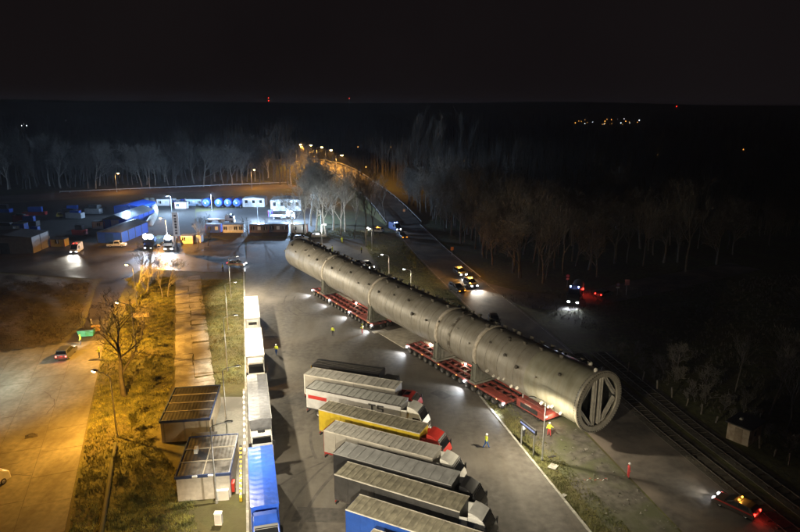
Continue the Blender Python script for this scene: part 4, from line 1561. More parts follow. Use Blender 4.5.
g = G(402, 238)
car('dark car with amber signal at the far road bend', g, rdir + .2, CG, 'suv', E_amber, None, None)
g = G(367, 268)
car('dark suv with white bonnet standing behind the column', g, R(-58), CG, 'suv', E_white, None, None, hpow=0)
g = G(357, 266)
car('police car with white headlights behind the column beside the dark suv', g, R(-62), CW, 'estate', E_white, None, None, hpow=25, stripe=BLU)
g = G(301, 240)
car('grey car parked before the leafless trees, left one', g, .1, CS, 'estate')
g = G(319, 237.5)
car('beige car parked before the leafless trees, right one', g, .15, paint('car_beige', (.36, .32, .25), .35), 'estate')
g = G(67, 356)
car('silver car with glowing red tail lights on the concrete road', g, R(98), CG, 'suv', E_white, E_red, None, hpow=120, tpow=6)
g = G(77, 252)
car('van with bright headlights driving over the wet junction', g, R(-80), CW, 'van', E_white, None, E_red, name='van', cat='van', hpow=700)
g = G(117, 247)
car('white pickup in front of the blue hall', g, R(8), CW, 'pickup', name='pickup_truck', cat='pickup')
g = G(40, 240)
car('white pickup parked in the dark yard on the far left', g, R(5), CW, 'pickup', name='pickup_truck', cat='pickup')
g = G(237, 266)
car('small red and white emergency car on the junction', g, R(-10), CW, 'estate', E_white, E_red, None, stripe=RED, hpow=0)
g = G(64, 217)
car('parked car with one lit window in the dark yard', g, R(20), CY, 'suv', E_warm)


def lorry(label, p, rz, cab_m, body_m, head, hpow, beacon=None, L=6.5, bpow=0, tank=False, high=True):
    t = thing('lorry', label, 'lorry', (p[0], p[1], .02), rz, 'working lorries')
    tractor(t, 0, cab_m, high, lights=head)
    if tank:
        part(MB().lathe([(.02, -L - .6), (.9, -L - .45), (1.15, -L), (1.15, -1.0), (.9, -.6), (.02, -.45)], 24, 'x'), 'tank', body_m, t, fix=False, loc=(0, 0, 2.2))
    else:
        part(MB().box(-L, -.6, -1.2, 1.2, 1.15, 2.6), 'load_body', body_m, t, .03)
    part(MB().box(-L, -.5, -.45, .45, .75, 1.05), 'chassis', M_dark, t)
    for x in (-L + 1.0, -L + 2.3):
        for s in (-1, 1):
            wheel(t, x, s * 1.0, .5)
    for s in (-1, 1):
        light('SPOT', 'head_light', t, (2.55, s * .85, .9), COOL, hpow, (1, 0, -.1), .08, 80, .7)
        if beacon:
            part(MB().lathe([(.12, 0), (.12, .14), (.05, .2), (.01, .21)], 10, 'z'), 'beacon', beacon, t, fix=False, loc=(1.1, s * .8, 3.75))
    if beacon and bpow:
        light('POINT', 'beacon_light', t, (1.4, 0, 4.25), (.3, .4, 1), bpow, None, .15)
    return t


g = G(574, 303)
lt = lorry('dark tanker lorry with blue lamps and headlights on the muddy side road', g, R(-112), BLK, M_steel, E_white, 160, E_blue, bpow=12, tank=True, L=7)
part(MB().box(-7.4, -7.3, .5, 1.1, .9, 1.3), 'tail_lamp', E_red, lt)
light('POINT', 'tail_light', lt, (-6.5, 1.9, 1.3), (1, .05, .03), 12, None, .1)
g = G(604, 296)
car('dark car with red tail lights on the side road behind the tanker', g, R(40), CG, 'estate', None, E_red, None, tpow=3)
g = G(152, 249)
LA = lorry('crane lorry with dazzling headlights beside the junction', g, R(-95), BLU, BLUC, E_white, 110, None)
g = G(170, 250)
LB = lorry('second lorry with dazzling headlights next to the totem sign', g, R(-80), WHT, DKC, E_white, 110, None)
# added glowing discs and spots on the cab roofs, standing for headlamp glare
for t, x in ((LA, -.7), (LA, .7), (LB, 0)):
    part(MB().tube((1.6, x, 3.95), (1.75, x, 3.93), .75, n=16), 'glare_disc', glow('glare_glow', (.75, .87, 1), 30), t)
    light('SPOT', 'glare_light', t, (1.95, x, 3.9), BLUE, 420, (1, 0, .05), .2, 150, .6)

# green container and stuff on the concrete road
t = thing('skip_container', 'green waste container at the end of the concrete road', 'container', G(87, 336), R(12))
t.scale = (.72, .72, .8)
part(MB().prism([(-1.6, .2), (-1.9, 1.5), (1.9, 1.5), (1.6, .2)], .95), 'tub', paint('container_green', (.03, .24, .14), .5), t, .04)
part(MB().box(-1.95, 1.95, -1.02, 1.02, 1.46, 1.56), 'rim', paint('container_green_dark', (.03, .22, .13), .5), t)
part(MB().box(-1.8, 1.8, -.9, .9, 1.5, 1.7), 'lid', BLK, t, .05)
for x in (-1.2, 0, 1.2):
    part(MB().box(x - .06, x + .06, -1.03, -.93, .2, 1.46), 'rib', paint('container_green_dark', (.03, .22, .13), .5), t)
t = thing('crate', 'wooden crate right of the green container', 'crate', G(96, 331), R(12))
part(MB().box(-.7, .7, -.5, .5, .1, 1.0), 'box', mat('wood', (.35, .24, .12), .8, var=.3, scale=3), t, .02)
for z in (.2, .55, .9):
    part(MB().box(-.72, .72, -.53, -.5, z - .08, z + .08), 'board', mat('wood', (.35, .24, .12), .8), t)
t = thing('road_plate', 'dark steel plate lying at the concrete road edge', 'plate', G(97.5, 360), R(5))
part(MB().box(-1.3, 1.3, -.25, .25, .03, .10), 'plate_sheet', M_dark, t, .01)
t = thing('asphalt_patch', 'dark pile of debris lying on the concrete road', 'debris', G(31, 436), .3)
rr = random.Random(4)
mb = MB()
pts = [(1.0 * rr.uniform(.6, 1.2) * math.cos(a * PI / 6), .8 * rr.uniform(.6, 1.2) * math.sin(a * PI / 6)) for a in range(12)]
vs = [(x, y, .03) for x, y in pts] + [(x * .55 + .1, y * .5, .16 + rr.uniform(-.05, .07)) for x, y in pts]
mb.add(vs, [(i, (i + 1) % 12, 12 + (i + 1) % 12, 12 + i) for i in range(12)] + [tuple(range(12, 24))])
part(mb, 'debris_heap', M_joint, t)
t = thing('parked_van', 'white van cut by the left picture edge on the concrete road', 'van', G(-17, 492), R(72))
part(MB().prism([(-2.7, .3), (-2.7, 2.3), (1.2, 2.35), (1.9, 1.6), (2.6, 1.2), (2.7, .3)], lambda x, z: .98 - .05 * z), 'body', CW, t, .12)
part(MB().beam((1.28, 0, 2.28), (1.92, 0, 1.62), 1.5, .06, up=(.7, 0, .7)), 'windscreen', M_glass, t)
for x in (-1.6, 1.7):
    for s in (-1, 1):
        wheel(t, x, s * .9, .35)
t = thing('road_board', 'pale lattice board among the lit shrubs', 'board', G(141, 323), R(6))
part(MB().box(-1.6, 1.6, -.04, .04, 1.2, 2.0), 'board_panel', mat('pale_wood', (.5, .42, .3), .8, var=.2), t)
for x in (-1.4, 1.4):
    part(MB().box(x - .06, x + .06, -.1, -.045, 0, 2.1), 'post', M_bark, t)
# long mossy pipe beside the concrete road
t = thing('mossy_pipe', 'long mossy concrete pipe lying in the grass below the sodium lamp', 'pipe', G(110, 470))
mb = MB()
pts = [G(116, 446), G(112, 466), G(107, 500), G(101, 536), G(95, 590)]
o = G(110, 470)
for a, b in zip(pts[:-1], pts[1:]):
    mb.tube(a - o + Vector((0, 0, .3)), b - o + Vector((0, 0, .18)), .22, n=12)
part(mb, 'pipe_run', mat('mossy_concrete', (.07, .066, .045), .9, col2=(.05, .06, .025), scale=1.2, bump=.03), t)

# debris line by the verge: tapes, plates, stones
rr = random.Random(9)
for l, u, v, w_, d_ in (('pale square manhole slab on the verge', 553, 467, 1.1, .9), ('small grey block on the verge grass', 564, 496, .5, .4),
                        ('dark timber scrap on the verge below the light board', 552, 457, 1.0, .3)):
    t = thing('verge_slab', l, 'slab', G(u, v), rr.uniform(0, 2))
    part(MB().box(-w_ / 2, w_ / 2, -d_ / 2, d_ / 2, 0, .12), 'slab_plate', M_kerb if 'dark' not in l else M_dark, t, .02)
t = thing('barrier_tape', 'tangled red and white tape on the broken shoulder', 'tape', G(610, 482))
o = G(610, 482)
for k in range(9):
    a = G(584 + k * 2.6, 480 + 1.2 * math.sin(k * 2.1)) - o
    b = G(585.6 + k * 2.6, 480 + 1.2 * math.sin(k * 2.1 + 1)) - o
    part(MB().beam(a + Vector((0, 0, .06)), b + Vector((0, 0, .09)), .045, .012), 'tape_piece', CLOTH['white'] if k % 2 else RED, t)
stones = MB()
for k in range(420):
    u, v = rr.uniform(500, 680), rr.uniform(400, 530)
    p = G(u, v)
    lim = 18.2 - (p.y - 51.7) * .242
    if not (lim + 1.5 < p.x < lim + 9):
        continue
    s = rr.uniform(.05, .22)
    stones.add([(p.x + s * rr.uniform(-1, 1), p.y + s * rr.uniform(-1, 1), rr.uniform(0, s)) for _ in range(4)] + [(p.x, p.y, s * 1.2)],
               [(0, 1, 4), (1, 2, 4), (2, 3, 4), (3, 0, 4), (0, 2, 1), (1, 3, 0)])
tag(part(stones, 'rubble', mat('rubble', (.14, .13, .11), .9, var=.4), None), 'broken stones scattered over the verge by the column', 'rubble', kind='stuff')

# ------------------------------------------------------------------ hut and fence at the wood
t = thing('brick_hut', 'small square hut with flat dark roof at the wood edge', 'hut', G(743, 438), R(38))
wl_ = mat('hut_plaster', (.34, .29, .22), .9, col2=(.2, .15, .1), scale=1.5, bump=.03)
part(MB().box(-1.7, 1.7, -1.3, 1.3, 0, 2.2), 'wall', wl_, t)
part(MB().box(-1.95, 1.95, -1.55, 1.55, 2.2, 2.36), 'roof', M_dark, t, .03)
part(MB().box(-.3, .1, -1.35, -1.3, .9, 1.5), 'window', M_glass, t)
part(MB().box(-1.75, -1.7, -.5, .4, 0, 1.9), 'door', mat('hut_door', (.2, .16, .11), .8), t)
part(MB().box(-.3, .1, .3, .6, 2.36, 2.6), 'roof_stub', M_kerb, t)
fence = thing('post_fence', 'broken row of concrete fence posts along the railway', 'fence', G(690, 402))
o = G(690, 402)
pm = MB().box(-.07, .07, -.07, .07, 0, 1.5).mesh('fence_post', mat('old_post', (.13, .11, .085), .9, var=.3))
for i in range(14):
    k = i / 13
    p = G(628 + 190 * k, 372 + 110 * k)
    link(pm, 'fence_post', fence, p - o, (rr.uniform(-.12, .12), rr.uniform(-.12, .12), rr.uniform(0, 2)), (1, 1, rr.uniform(.6, 1.3)))

# ------------------------------------------------------------------ yard in the background
def hall(label, P, W, L, h, rz, wall_m, roof_m, rise=1.2, gable=None, windows=0, doors=1):
    t = thing('warehouse_hall', label, 'hall', P, rz, 'halls in the far yard')
    part(MB().box(0, W, 0, L, 0, h), 'wall', wall_m, t)
    vs = [(-.2, -.3, h), (W + .2, -.3, h), (W / 2, -.3, h + rise), (-.2, L + .3, h), (W + .2, L + .3, h), (W / 2, L + .3, h + rise)]
    part(MB().add(vs, [(0, 1, 2), (5, 4, 3), (0, 3, 4, 1), (1, 4, 5, 2), (2, 5, 3, 0)]), 'roof', roof_m, t)
    for d in range(doors):
        x = W * (d + .5) / doors
        part(MB().box(x - 1.3, x + 1.3, -.06, 0, 0, min(3, h - .3)), 'door', gable or wall_m, t)
    for i in range(windows):
        x = W * (i + .5) / windows
        w = part(MB().box(x - .55, x + .55, -.08, -.0, h * .45, h * .8), 'window', M_glass, t)
        part(MB().box(x - .62, x + .62, -.1, -.08, h * .42, h * .45), 'sill', WHT, w)
    n = int(L / 4)
    for i in range(n + 1):
        for x in (-.03, W + .03):
            part(MB().box(x - .06, x + .06, L * i / n - .1, L * i / n + .1, 0, h), 'wall_post', roof_m, t)
    return t


DKRF = paint('dark_roof_sheet', (.07, .075, .08), .5, var=.3)
GRF = paint('pale_roof_sheet', (.4, .42, .44), .5)
g = G(98, 243)
hall('bright blue storage hall behind the white pickup', g, 7.4, 17, 3.3, R(-4), BLUT, DKRF, 1.0, BLUC)
g = G(104, 229)
hall('storage hall with pale gable behind the blue hall', g, 8.0, 20, 3.3, R(-4), BLUT, DKRF, 1.6, GRF)
g = G(115, 214)
hall('low hall with blue awning far behind the blue hall', g, 10, 12, 3.0, R(-6), BLUC, BLUT, .8)
g = G(-22, 254)
hall('long grey shed with stepped roof on the far left edge', g, 15, 9, 4.6, R(2), paint('shed_beige', (.34, .3, .26), .7), paint('shed_roof_brown', (.17, .15, .14), .7), .7, DKRF)
g = G(243, 207)
hall('white lit portable building in the yard', g, 8.6, 6, 3.4, R(2), WHT, GRF, .5, SIL, 3, 2)
g = G(271, 211)
hall('long white lit hall at the right end of the yard', g, 11.5, 9, 4.2, R(3), WHT, GRF, .5, SIL, 4, 2)


def cabin(label, u, v, L, m, h=2.7, W=2.5, rz=0.0, n=3, roof=None, group='site cabins in the far yard'):
    t = thing('site_cabin', label, 'cabin', G(u, v), rz, group)
    part(MB().box(0, L, 0, W, .1, h), 'wall', m, t)
    part(MB().box(-.1, L + .1, -.1, W + .1, h, h + .14), 'roof', roof or DKRF, t)
    for i in range(n):
        x = L * (i + .5) / n
        w = part(MB().box(x - .5, x + .5, -.05, 0, 1.0, 2.1), 'window' if i % 3 != 1 else 'door', M_glass if i % 3 != 1 else SIL, t)
        part(MB().box(x - .06, x + .06, -.08, -.05, 1.0, 2.1), 'mullion', WHT, w)
    for x in (0, L):
        part(MB().box(x - .06, x + .06, -.08, .02, .1, h), 'corner_post', roof or RDR, t)
    return t


cabin('white cabin with dark red frames at the front of the yard', 223, 233, 6.6, WHT, n=4)
cabin('small blue and white cabin left of the red framed cabin', 206, 233, 4.6, BLU, n=2)
cabin('dark brown cabin in the middle front of the yard', 250, 233, 6.0, paint('cabin_brown', (.10, .075, .065), .6), n=3)
cabin('dark brown cabin at the right front of the yard', 269, 232.5, 6.0, paint('cabin_brown', (.10, .075, .065), .6), n=3)
cabin('pale cabin between the trees at the yard gate', 291, 233, 5.2, LGC, n=2)
cabin('white container at the back of the yard left of the tanks', 157, 206, 5.2, WHT, n=2)
cabin('pale container beside the totem sign back fence', 175, 209, 4.6, SIL, n=2)
cabin('pale blue container under the dark trees', 186, 206, 6.5, paint('pale_blue', (.3, .38, .5), .6), n=3)
cabin('tall blue box next to the white portable building', 268.5, 217, 1.4, BLU, h=2.4, W=1.4, n=1)
cabin('white small cabin lit near the totem sign', 181, 244, 3.6, WHT, h=2.4, n=2)
cabin('second white small cabin lit near the totem sign', 191, 243, 3.0, WHT, h=2.3, n=2)
cabin('yellow brown container in the dark yard at the left', 51, 247, 4.0, CY, h=2.2, n=1)
cabin('small yellow container beside the long grey shed', 30, 248, 3.2, CY, h=2.2, n=1)
cabin('dark container beside the white pickup at the left', 14, 250, 5.0, BLK, h=2.4, n=1)
cabin('blue container in the dark yard behind the grey shed', 0, 232, 8, BLUC, h=2.6, n=2)
cabin('grey container left of the storage hall with pale gable', 93, 229, 4.0, SIL, h=2.4, n=1)

for i, (u, l) in enumerate(((206, 'leftmost blue tank trailer seen end on'), (218.6, 'second blue tank trailer from the left, end on'), (228, 'third blue tank trailer from the left, end on'), (237, 'rightmost blue tank trailer seen end on'))):
    p = G(u, 208.5)
    t = thing('tank_trailer', l + ' in the yard', 'tank trailer', p, PI / 2, 'blue tank trailers in the yard')
    part(MB().lathe([(.02, -.35), (.8, -.28), (1.45, 0), (1.5, .1), (1.5, 7), (.02, 7.3)], 24, 'x'), 'tank', BLUT, t, fix=False, loc=(0, 0, 2.3))
    part(MB().ring(-.15, -.02, 1.15, .9, 24), 'end_ring', paint('tank_band', (.35, .33, .6), .5), t, loc=(0, 0, 2.3))
    part(MB().tube((-.5, 0, 2.3), (-.25, 0, 2.3), .35, n=16), 'hatch', SIL, t)
    part(MB().box(.2, 7, -.6, .6, .5, .9), 'chassis', M_dark, t)
    for y in (-1, 1):
        wheel(t, 1.2, y * .9, .45)
        wheel(t, 2.4, y * .9, .45)
# white lorries in the yard
for l, u, v, L in (('white flatbed lorry parked before the tank trailers', 224, 223, 7), ('white lorry beside the long white hall', 285, 219, 6)):
    p = G(u, v)
    t = thing('lorry', l, 'lorry', p, R(4), 'working lorries')
    tractor(t, 1.4, WHT, False)
    part(MB().box(-L + 1, .6, -1.2, 1.2, 1.1, 1.5), 'load_bed', WHT, t, .03)
    for s in (-1, 1):
        wheel(t, -L + 2.2, s * 1.0, .5)
# yard paving
sheet('yard_paving', [tuple(G(u, v)[:2]) for u, v in ((196, 236), (196, 212), (240, 208), (312, 208), (318, 222), (312, 236))], 0.012, two_scale('yard_mud', (.025, .022, .02), (.06, .053, .046), (.03, .027, .024), .12, 1.0, .8, .03))
sheet('yard_gravel', [tuple(G(u, v)[:2]) for u, v in ((-60, 246), (-60, 198), (60, 200), (195, 202), (196, 240), (110, 245.5))], 0.010, two_scale('yard_gravel_dark', (.022, .02, .018), (.055, .048, .041), (.03, .028, .022), .15, 1.2, .9, .06))
# two rows of bagged goods running back
bag = MB().lathe([(.02, 0), (.6, .02), (.75, .4), (.7, .95), (.45, 1.15), (.02, 1.2)], 10, 'z').mesh('big_bag', paint('bag_white', (.42, .40, .35), .8, var=.2))
for nm, u0, v0, u1, v1, cv, lab in (('row', 150, 226, 152, 203, 4, 'pale bulk bag in the curved right hand row of bags'), ('row', 140, 222, 147, 203, 3, 'bulk bag in the darker left hand row of bags')):
    n = 26 if cv == 4 else 20
    for i in range(n):
        k = i / (n - 1)
        p = G(u0 + (u1 - u0) * k + cv * math.sin(k * PI), v0 + (v1 - v0) * k)
        b = link(bag, 'big_bag', None, (p.x, p.y, 0), (0, 0, i), (1.6, 1.6, 1.9))
        tag(b, lab, 'bag', lab.replace('bulk bag in', 'bags in'))
# lit shelves of goods behind
for i in range(9):
    u = 166 + i * 4.2
    p = G(u, 203.5 - (i % 3) * .6)
    t = thing('goods_stack', 'low pale stack of goods behind the yard containers', 'stack', p, 0, 'stacks of goods at the back of the yard')
    for k in range(2):
        part(MB().box(-.75, .75, -.6, .6, .02 + k * .85, .8 + k * .85), 'goods_box', (CW, CS, BLU)[(i + k) % 3], t, .05)
# junk shapes in the dark yard on the left
rr = random.Random(31)
for i in range(12):
    u, v = rr.uniform(2, 95), rr.uniform(209, 238)
    p = G(u, v)
    t = thing('scrap_stack', 'dark stack of stored goods in the unlit far left yard', 'stack', p, rr.uniform(-.2, .2), 'stored goods in the unlit yard')
    w_ = rr.uniform(1.5, 4)
    part(MB().box(-w_, w_, -1.2, 1.2, 0, rr.uniform(1.2, 2.6)), 'goods_box', rr.choice([BLUC, DKC, CS, RDR]), t, .08)
    part(MB().box(-w_ * .5, w_ * .7, -.8, .6, 1.1, rr.uniform(2.7, 3.3)), 'goods_box', rr.choice([BLUC, DKC, BLK]), t, .08)

# yard floodlight masts (blue white)
YG = 'floodlight masts of the far yard'
for l, u, v, a, w in (('floodlight mast behind the blue tank trailers', 212, 211, (.4, -1.4), 3600), ('floodlight mast before the white portable building', 258, 222, (0, 1.5), 4800),
                      ('floodlight mast beside the long white hall', 292, 224, (-.3, 1.4), 6600), ('floodlight mast at the white container row', 172, 213, (-.5, -1.2), 3200),
                      ('floodlight mast between the storage halls', 133, 226, (-1.0, .9), 1100)):
    p = G(u, v)
    lamp_post(l, (p.x, p.y), 6.2, a, BLUE, w, E_white, 'cobra', 1.2, 180, YG, 'floodlight')
p = G(321, 251)  # added mast, put here only to brighten the tree cluster
lamp_post('added floodlight mast behind the rounded column end, facing the leafless tree cluster', (p.x, p.y), 5.0, (-.4, 1.4), (.88, .95, 1), 5500, E_white, 'cobra', 1.0, 95, YG, 'floodlight', aimv=(-.05, .85, .5))

# ------------------------------------------------------------------ far road, overpass
far_road = [tuple(G(u, v)[:2]) for u, v in ((-200, 212), (0, 204), (120, 195), (250, 190), (300, 188), (300, 184), (250, 185.5), (120, 189), (0, 196), (-200, 202))]
sheet('far_road', far_road, 0.016, two_scale('far_road_brown', (.10, .085, .07), (.16, .13, .10), (.08, .06, .05), .05, .4, .85, .02))
# guard rail of the far road
gr = thing('guard_rail', 'long guard rail along the far road before the treeline', 'guard rail', G(160, 187))
o = G(160, 187)
prev = None
pm = MB().box(-.08, .08, -.08, .08, 0, .8).mesh('rail_post', M_steel)
for i in range(25):
    p = G(60 + i * 10, 193 - i * .42) - o
    link(pm, 'rail_post', gr, p)
    if prev is not None:
        part(MB().beam(prev + Vector((0, -.1, .7)), p + Vector((0, -.1, .7)), .05, .3), 'rail_beam', M_steel, gr)
    prev = p

# overpass embankment: a curved ramp climbing away
def overpass():
    # centre line with height; read from the lit carriageway
    prof = []
    for u, v, h in ((404, 224, .25), (392, 210, 1.4), (381, 199, 3.0), (369, 189, 4.8), (356, 179.5, 6.6), (344, 171.5, 8.0), (331, 165.5, 9.0), (315, 162, 9.5), (297, 160.5, 9.5), (275, 159.5, 8.5)):
        q = G(u, v, h)
        prof.append((q.x, q.y, h))
    top, fs = [], []
    hw = 6.0
    L_, R_ = [], []
    for i, (x, y, z) in enumerate(prof):
        a = Vector(prof[max(0, i - 1)][:2])
        b = Vector(prof[min(len(prof) - 1, i + 1)][:2])
        d = (b - a).normalized()
        n = Vector((-d.y, d.x))
        L_.append((x + n.x * hw, y + n.y * hw, z))
        R_.append((x - n.x * hw, y - n.y * hw, z))
    n = len(prof)
    vs = L_ + R_
    fs = [(i, n + i, n + i + 1, i + 1) for i in range(n - 1)]
    o = part(MB().add(vs, fs), 'overpass_road', M_road, None)
    struct(o)
    # embankment sides
    e1 = [(x - 3 * 0 + (x - c[0]) / hw * z * 1.6, y + (y - c[1]) / hw * z * 1.6, -.02) for (x, y, z), c in zip(L_, prof)]
    e2 = [(x + (x - c[0]) / hw * z * 1.6, y + (y - c[1]) / hw * z * 1.6, -.02) for (x, y, z), c in zip(R_, prof)]
    low = lambda q: [(x, y, z - .03) for x, y, z in q]
    vs = low(L_) + e1 + low(R_) + e2
    fs = [(n + i, i, i + 1, n + i + 1) for i in range(n - 1)] + [(2 * n + i, 3 * n + i, 3 * n + i + 1, 2 * n + i + 1) for i in range(n - 1)]
    fs += [(n - 1, 2 * n - 1, 4 * n - 1, 3 * n - 1)]
    struct(part(MB().add(vs, fs), 'embankment', M_ground, None))
    for nm, q, l in (('L', L_, 'guard rail on the west side of the overpass ramp'), ('R', R_, 'guard rail on the east side of the overpass ramp')):
        t = thing('guard_rail', l, 'guard rail', (0, 0, 0), 0, 'guard rails of the overpass')
        for a, b in zip(q[:-1], q[1:]):
            va, vb = Vector(a), Vector(b)
            part(MB().beam(va + Vector((0, 0, .8)), vb + Vector((0, 0, .8)), .06, .35), 'rail_beam', mat('dull_rail', (.12, .11, .1), .8), t)
            k = int((vb - va).length / 6)
            for j in range(k):
                pp = va + (vb - va) * (j / k)
                part(MB().box(-.07, .07, -.07, .07, 0, .9), 'rail_post', M_steel, t, loc=pp)
    for i, k, l in ((4, .6, 'nearest'), (5, .5, 'second'), (6, .2, 'third'), (6, .95, 'fourth'), (7, .5, 'farthest')):
        a, b = Vector(L_[i]), Vector(L_[min(i + 1, n - 1)])
        p = a + (b - a) * k
        av = (Vector(R_[i]) - Vector(L_[i])).normalized()
        lt = lamp_post(l + ' orange sodium lamp on the overpass ramp', (p.x, p.y), 9.0, (av.x * 2, av.y * 2), SODL, 3600, E_sod, 'bowl', 2.2, 165, 'sodium lamps on the overpass')
        lt.location.z = p.z - .1


overpass()

# ------------------------------------------------------------------ trees
def grow(seed, height, spread, levels, r0, up=.55, trunk_frac=.3, kids=(5, 5, 4, 4), wig=.18, slim=False):
    rr = random.Random(seed)
    seg = {'trunk': [], 'crown': []}

    def branch(p, d, L, r, lvl):
        n = 4 if lvl == 0 else 3 if lvl < 3 else 2
        pts = [p]
        q = p.copy()
        for i in range(n):
            d = (d + Vector((rr.uniform(-wig, wig), rr.uniform(-wig, wig), rr.uniform(-wig * .4, wig * .8)))).normalized()
            q2 = q + d * (L / n)
            ra, rb = r * (1 - .85 * i / n), r * (1 - .85 * (i + 1) / n)
            seg['trunk' if lvl <= 1 else 'crown'].append((q, q2, ra, rb, lvl))
            q = q2
            pts.append(q)
        if lvl >= levels:
            return
        k = kids[lvl]
        for j in range(k + (3 if lvl == 0 and not slim else 0)):
            f = (trunk_frac if lvl == 0 else .25) + (1 - (trunk_frac if lvl == 0 else .25)) * (j + rr.random()) / k
            f = min(f, .98) if j < k else .985
            i = min(n - 1, int(f * n))
            w = f * n - i
            b = pts[i].lerp(pts[i + 1], w)
            ax = d.orthogonal()
            ax.rotate(Matrix.Rotation(rr.uniform(0, 2 * PI), 3, d))
            tilt = spread * rr.uniform(.65, 1.25)
            nd = (d * math.cos(tilt) + ax.normalized() * math.sin(tilt) + Vector((0, 0, up * .35))).normalized()
            if slim:
                nl = L * rr.uniform(.16, .30) if lvl == 0 else L * rr.uniform(.4, .6)
            else:
                nl = L * (.62 if lvl == 0 else .58) * rr.uniform(.7, 1.15) * (1.05 - .45 * f if lvl == 0 else 1)
            branch(b, nd, nl, max(.012, r * (1 - .7 * f) * .62), lvl + 1)
    branch(Vector((0, 0, -.1)), Vector((rr.uniform(-.05, .05), rr.uniform(-.05, .05), 1)).normalized(), height * (.62 if not slim else .95), r0, 0)
    return seg


def tree_meshes(seed, height, bark, twig, tw=.02, **k):
    sg = grow(seed, height, k.pop('spread', .75), k.pop('levels', 4), k.pop('r0', .22), **k)
    a, b = MB(), MB()
    for p, q, r, s, l in sg['trunk']:
        a.tube(p, q, r, s, 6 if l == 0 else 5, caps=False)
    rr = random.Random(seed + 1)
    for p, q, r, s, l in sg['crown']:
        if l <= 2:
            b.tube(p, q, r, s, 3, caps=False)
        else:
            d = (q - p)
            sd = d.cross(Vector((rr.uniform(-1, 1), rr.uniform(-1, 1), rr.uniform(-1, 1)))).normalized() * max(r, tw)
            b.add([p - sd, p + sd, q + sd * .4, q - sd * .4], [(0, 1, 2, 3)])
    return a.mesh('trunk', bark), b.mesh('crown', twig)


KINDS = {
    'broad': [tree_meshes(100 + i, 13, M_bark, M_twig, kids=(7, 6, 5, 4), spread=.85, r0=.32) for i in range(3)],
    'pale': [tree_meshes(200 + i, 14, M_birch, M_twigp, kids=(7, 6, 5, 5), spread=.62, r0=.2) for i in range(3)],
    'tall': [tree_meshes(300 + i, 17, M_bark, M_twig, kids=(8, 5, 4, 4), spread=.5, trunk_frac=.42, r0=.2) for i in range(3)],
    'poplar': [tree_meshes(400 + i, 20, M_bark, M_twigp, kids=(26, 5, 4), levels=3, spread=.32, trunk_frac=.1, slim=True, up=.9, r0=.2) for i in range(2)],
    'dense': [tree_meshes(600 + i, 14, M_bark, M_twig, tw=.032, kids=(8, 7, 6, 4), spread=.72 + .1 * i, r0=.26) for i in range(3)],
    'dense_pale': [tree_meshes(700 + i, 14, M_birch, M_twigp, tw=.026, kids=(8, 7, 6, 4), spread=.6 + .1 * i, r0=.24) for i in range(3)],
    'brush': [tree_meshes(800 + i, 3.4, M_bark, M_twig, kids=(11, 7, 6), levels=3, spread=.75, trunk_frac=.05, r0=.05, wig=.3) for i in range(2)],
    'shrub': [tree_meshes(500 + i, 3.2, M_scrub, M_scrub, kids=(12, 8, 7), levels=3, spread=.75, trunk_frac=.05, r0=.05, wig=.3) for i in range(3)],
}
NTREE = 0


def tree(kind, p, label, scale=1.0, group=None, name='bare_tree', cat='tree', var=None, rz=None):
    global NTREE
    NTREE += 1
    rr = random.Random(NTREE * 13)
    ms = KINDS[kind]
    m = ms[(var if var is not None else NTREE) % len(ms)]
    t = thing(name, label, cat, (p[0], p[1], 0), rr.uniform(0, 6.28) if rz is None else rz, group)
    t.scale = (scale * rr.uniform(.9, 1.1), scale * rr.uniform(.9, 1.1), scale * rr.uniform(.92, 1.1))
    link(m[0], 'trunk', t)
    link(m[1], 'crown', t)
    return t


# left strip
g = G(124, 396)
tree('broad', g, 'big leafless tree in orange light between the concrete road and sheds', 1.2, var=1)
g = G(163, 298)
tree('pale', g, 'pale stemmed leafless tree by the slab path, left stem', .72, 'pale stems by the slab path')
g = G(168, 297)
tree('pale', g, 'pale stemmed leafless tree by the slab path, right stem', .78, 'pale stems by the slab path')
g = G(141, 340)
tree('broad', g, 'small leafless tree in orange light above the big one', .62)
g = G(150, 270)
tree('tall', g, 'slender leafless tree at the junction corner', .55)
for i, (u, v, s, l) in enumerate(((132, 430, .8, 'dense dry bush right of the nearest sodium lamp'), (146, 440, .7, 'dry bush before the farther shed'), (140, 415, .7, 'dry bush above the sodium lamp'),
                                  (152, 372, .9, 'tangled dry bush left of the slab path'), (130, 318, 1.0, 'golden shrub under the middle sodium lamp'), (141, 300, 1.3, 'tall golden shrub beside the junction lamp'),
                                  (147, 288, 1.2, 'golden shrub near the junction'), (135, 290, 1.1, 'golden shrub left of the junction lamp'), (155, 345, .8, 'dry shrub below the lattice board'),
                                  (172, 330, .6, 'low shrub at the slab path edge'), (148, 392, .9, 'brown shrub behind the farther shed'), (128, 372, .7, 'shrub at the foot of the big leafless tree'),
                                  (120, 470, .6, 'low shrub along the mossy pipe'), (140, 480, .55, 'low shrub in the orange grass'), (150, 458, .55, 'low shrub before the stained wall'))):
    tree('shrub', G(u, v), l, s * 1.1, 'dry shrubs in the orange light', 'dry_shrub', 'shrub')

for u, v, s_, l in ((139, 296, .6, 'golden leafless tree under the junction lamp, left of two'), (147, 294, .66, 'golden leafless tree under the junction lamp, right of two'), (152, 282, .6, 'golden leafless tree closest to the wet junction')):
    tree('pale', G(u, v), l, s_ * 1.35)

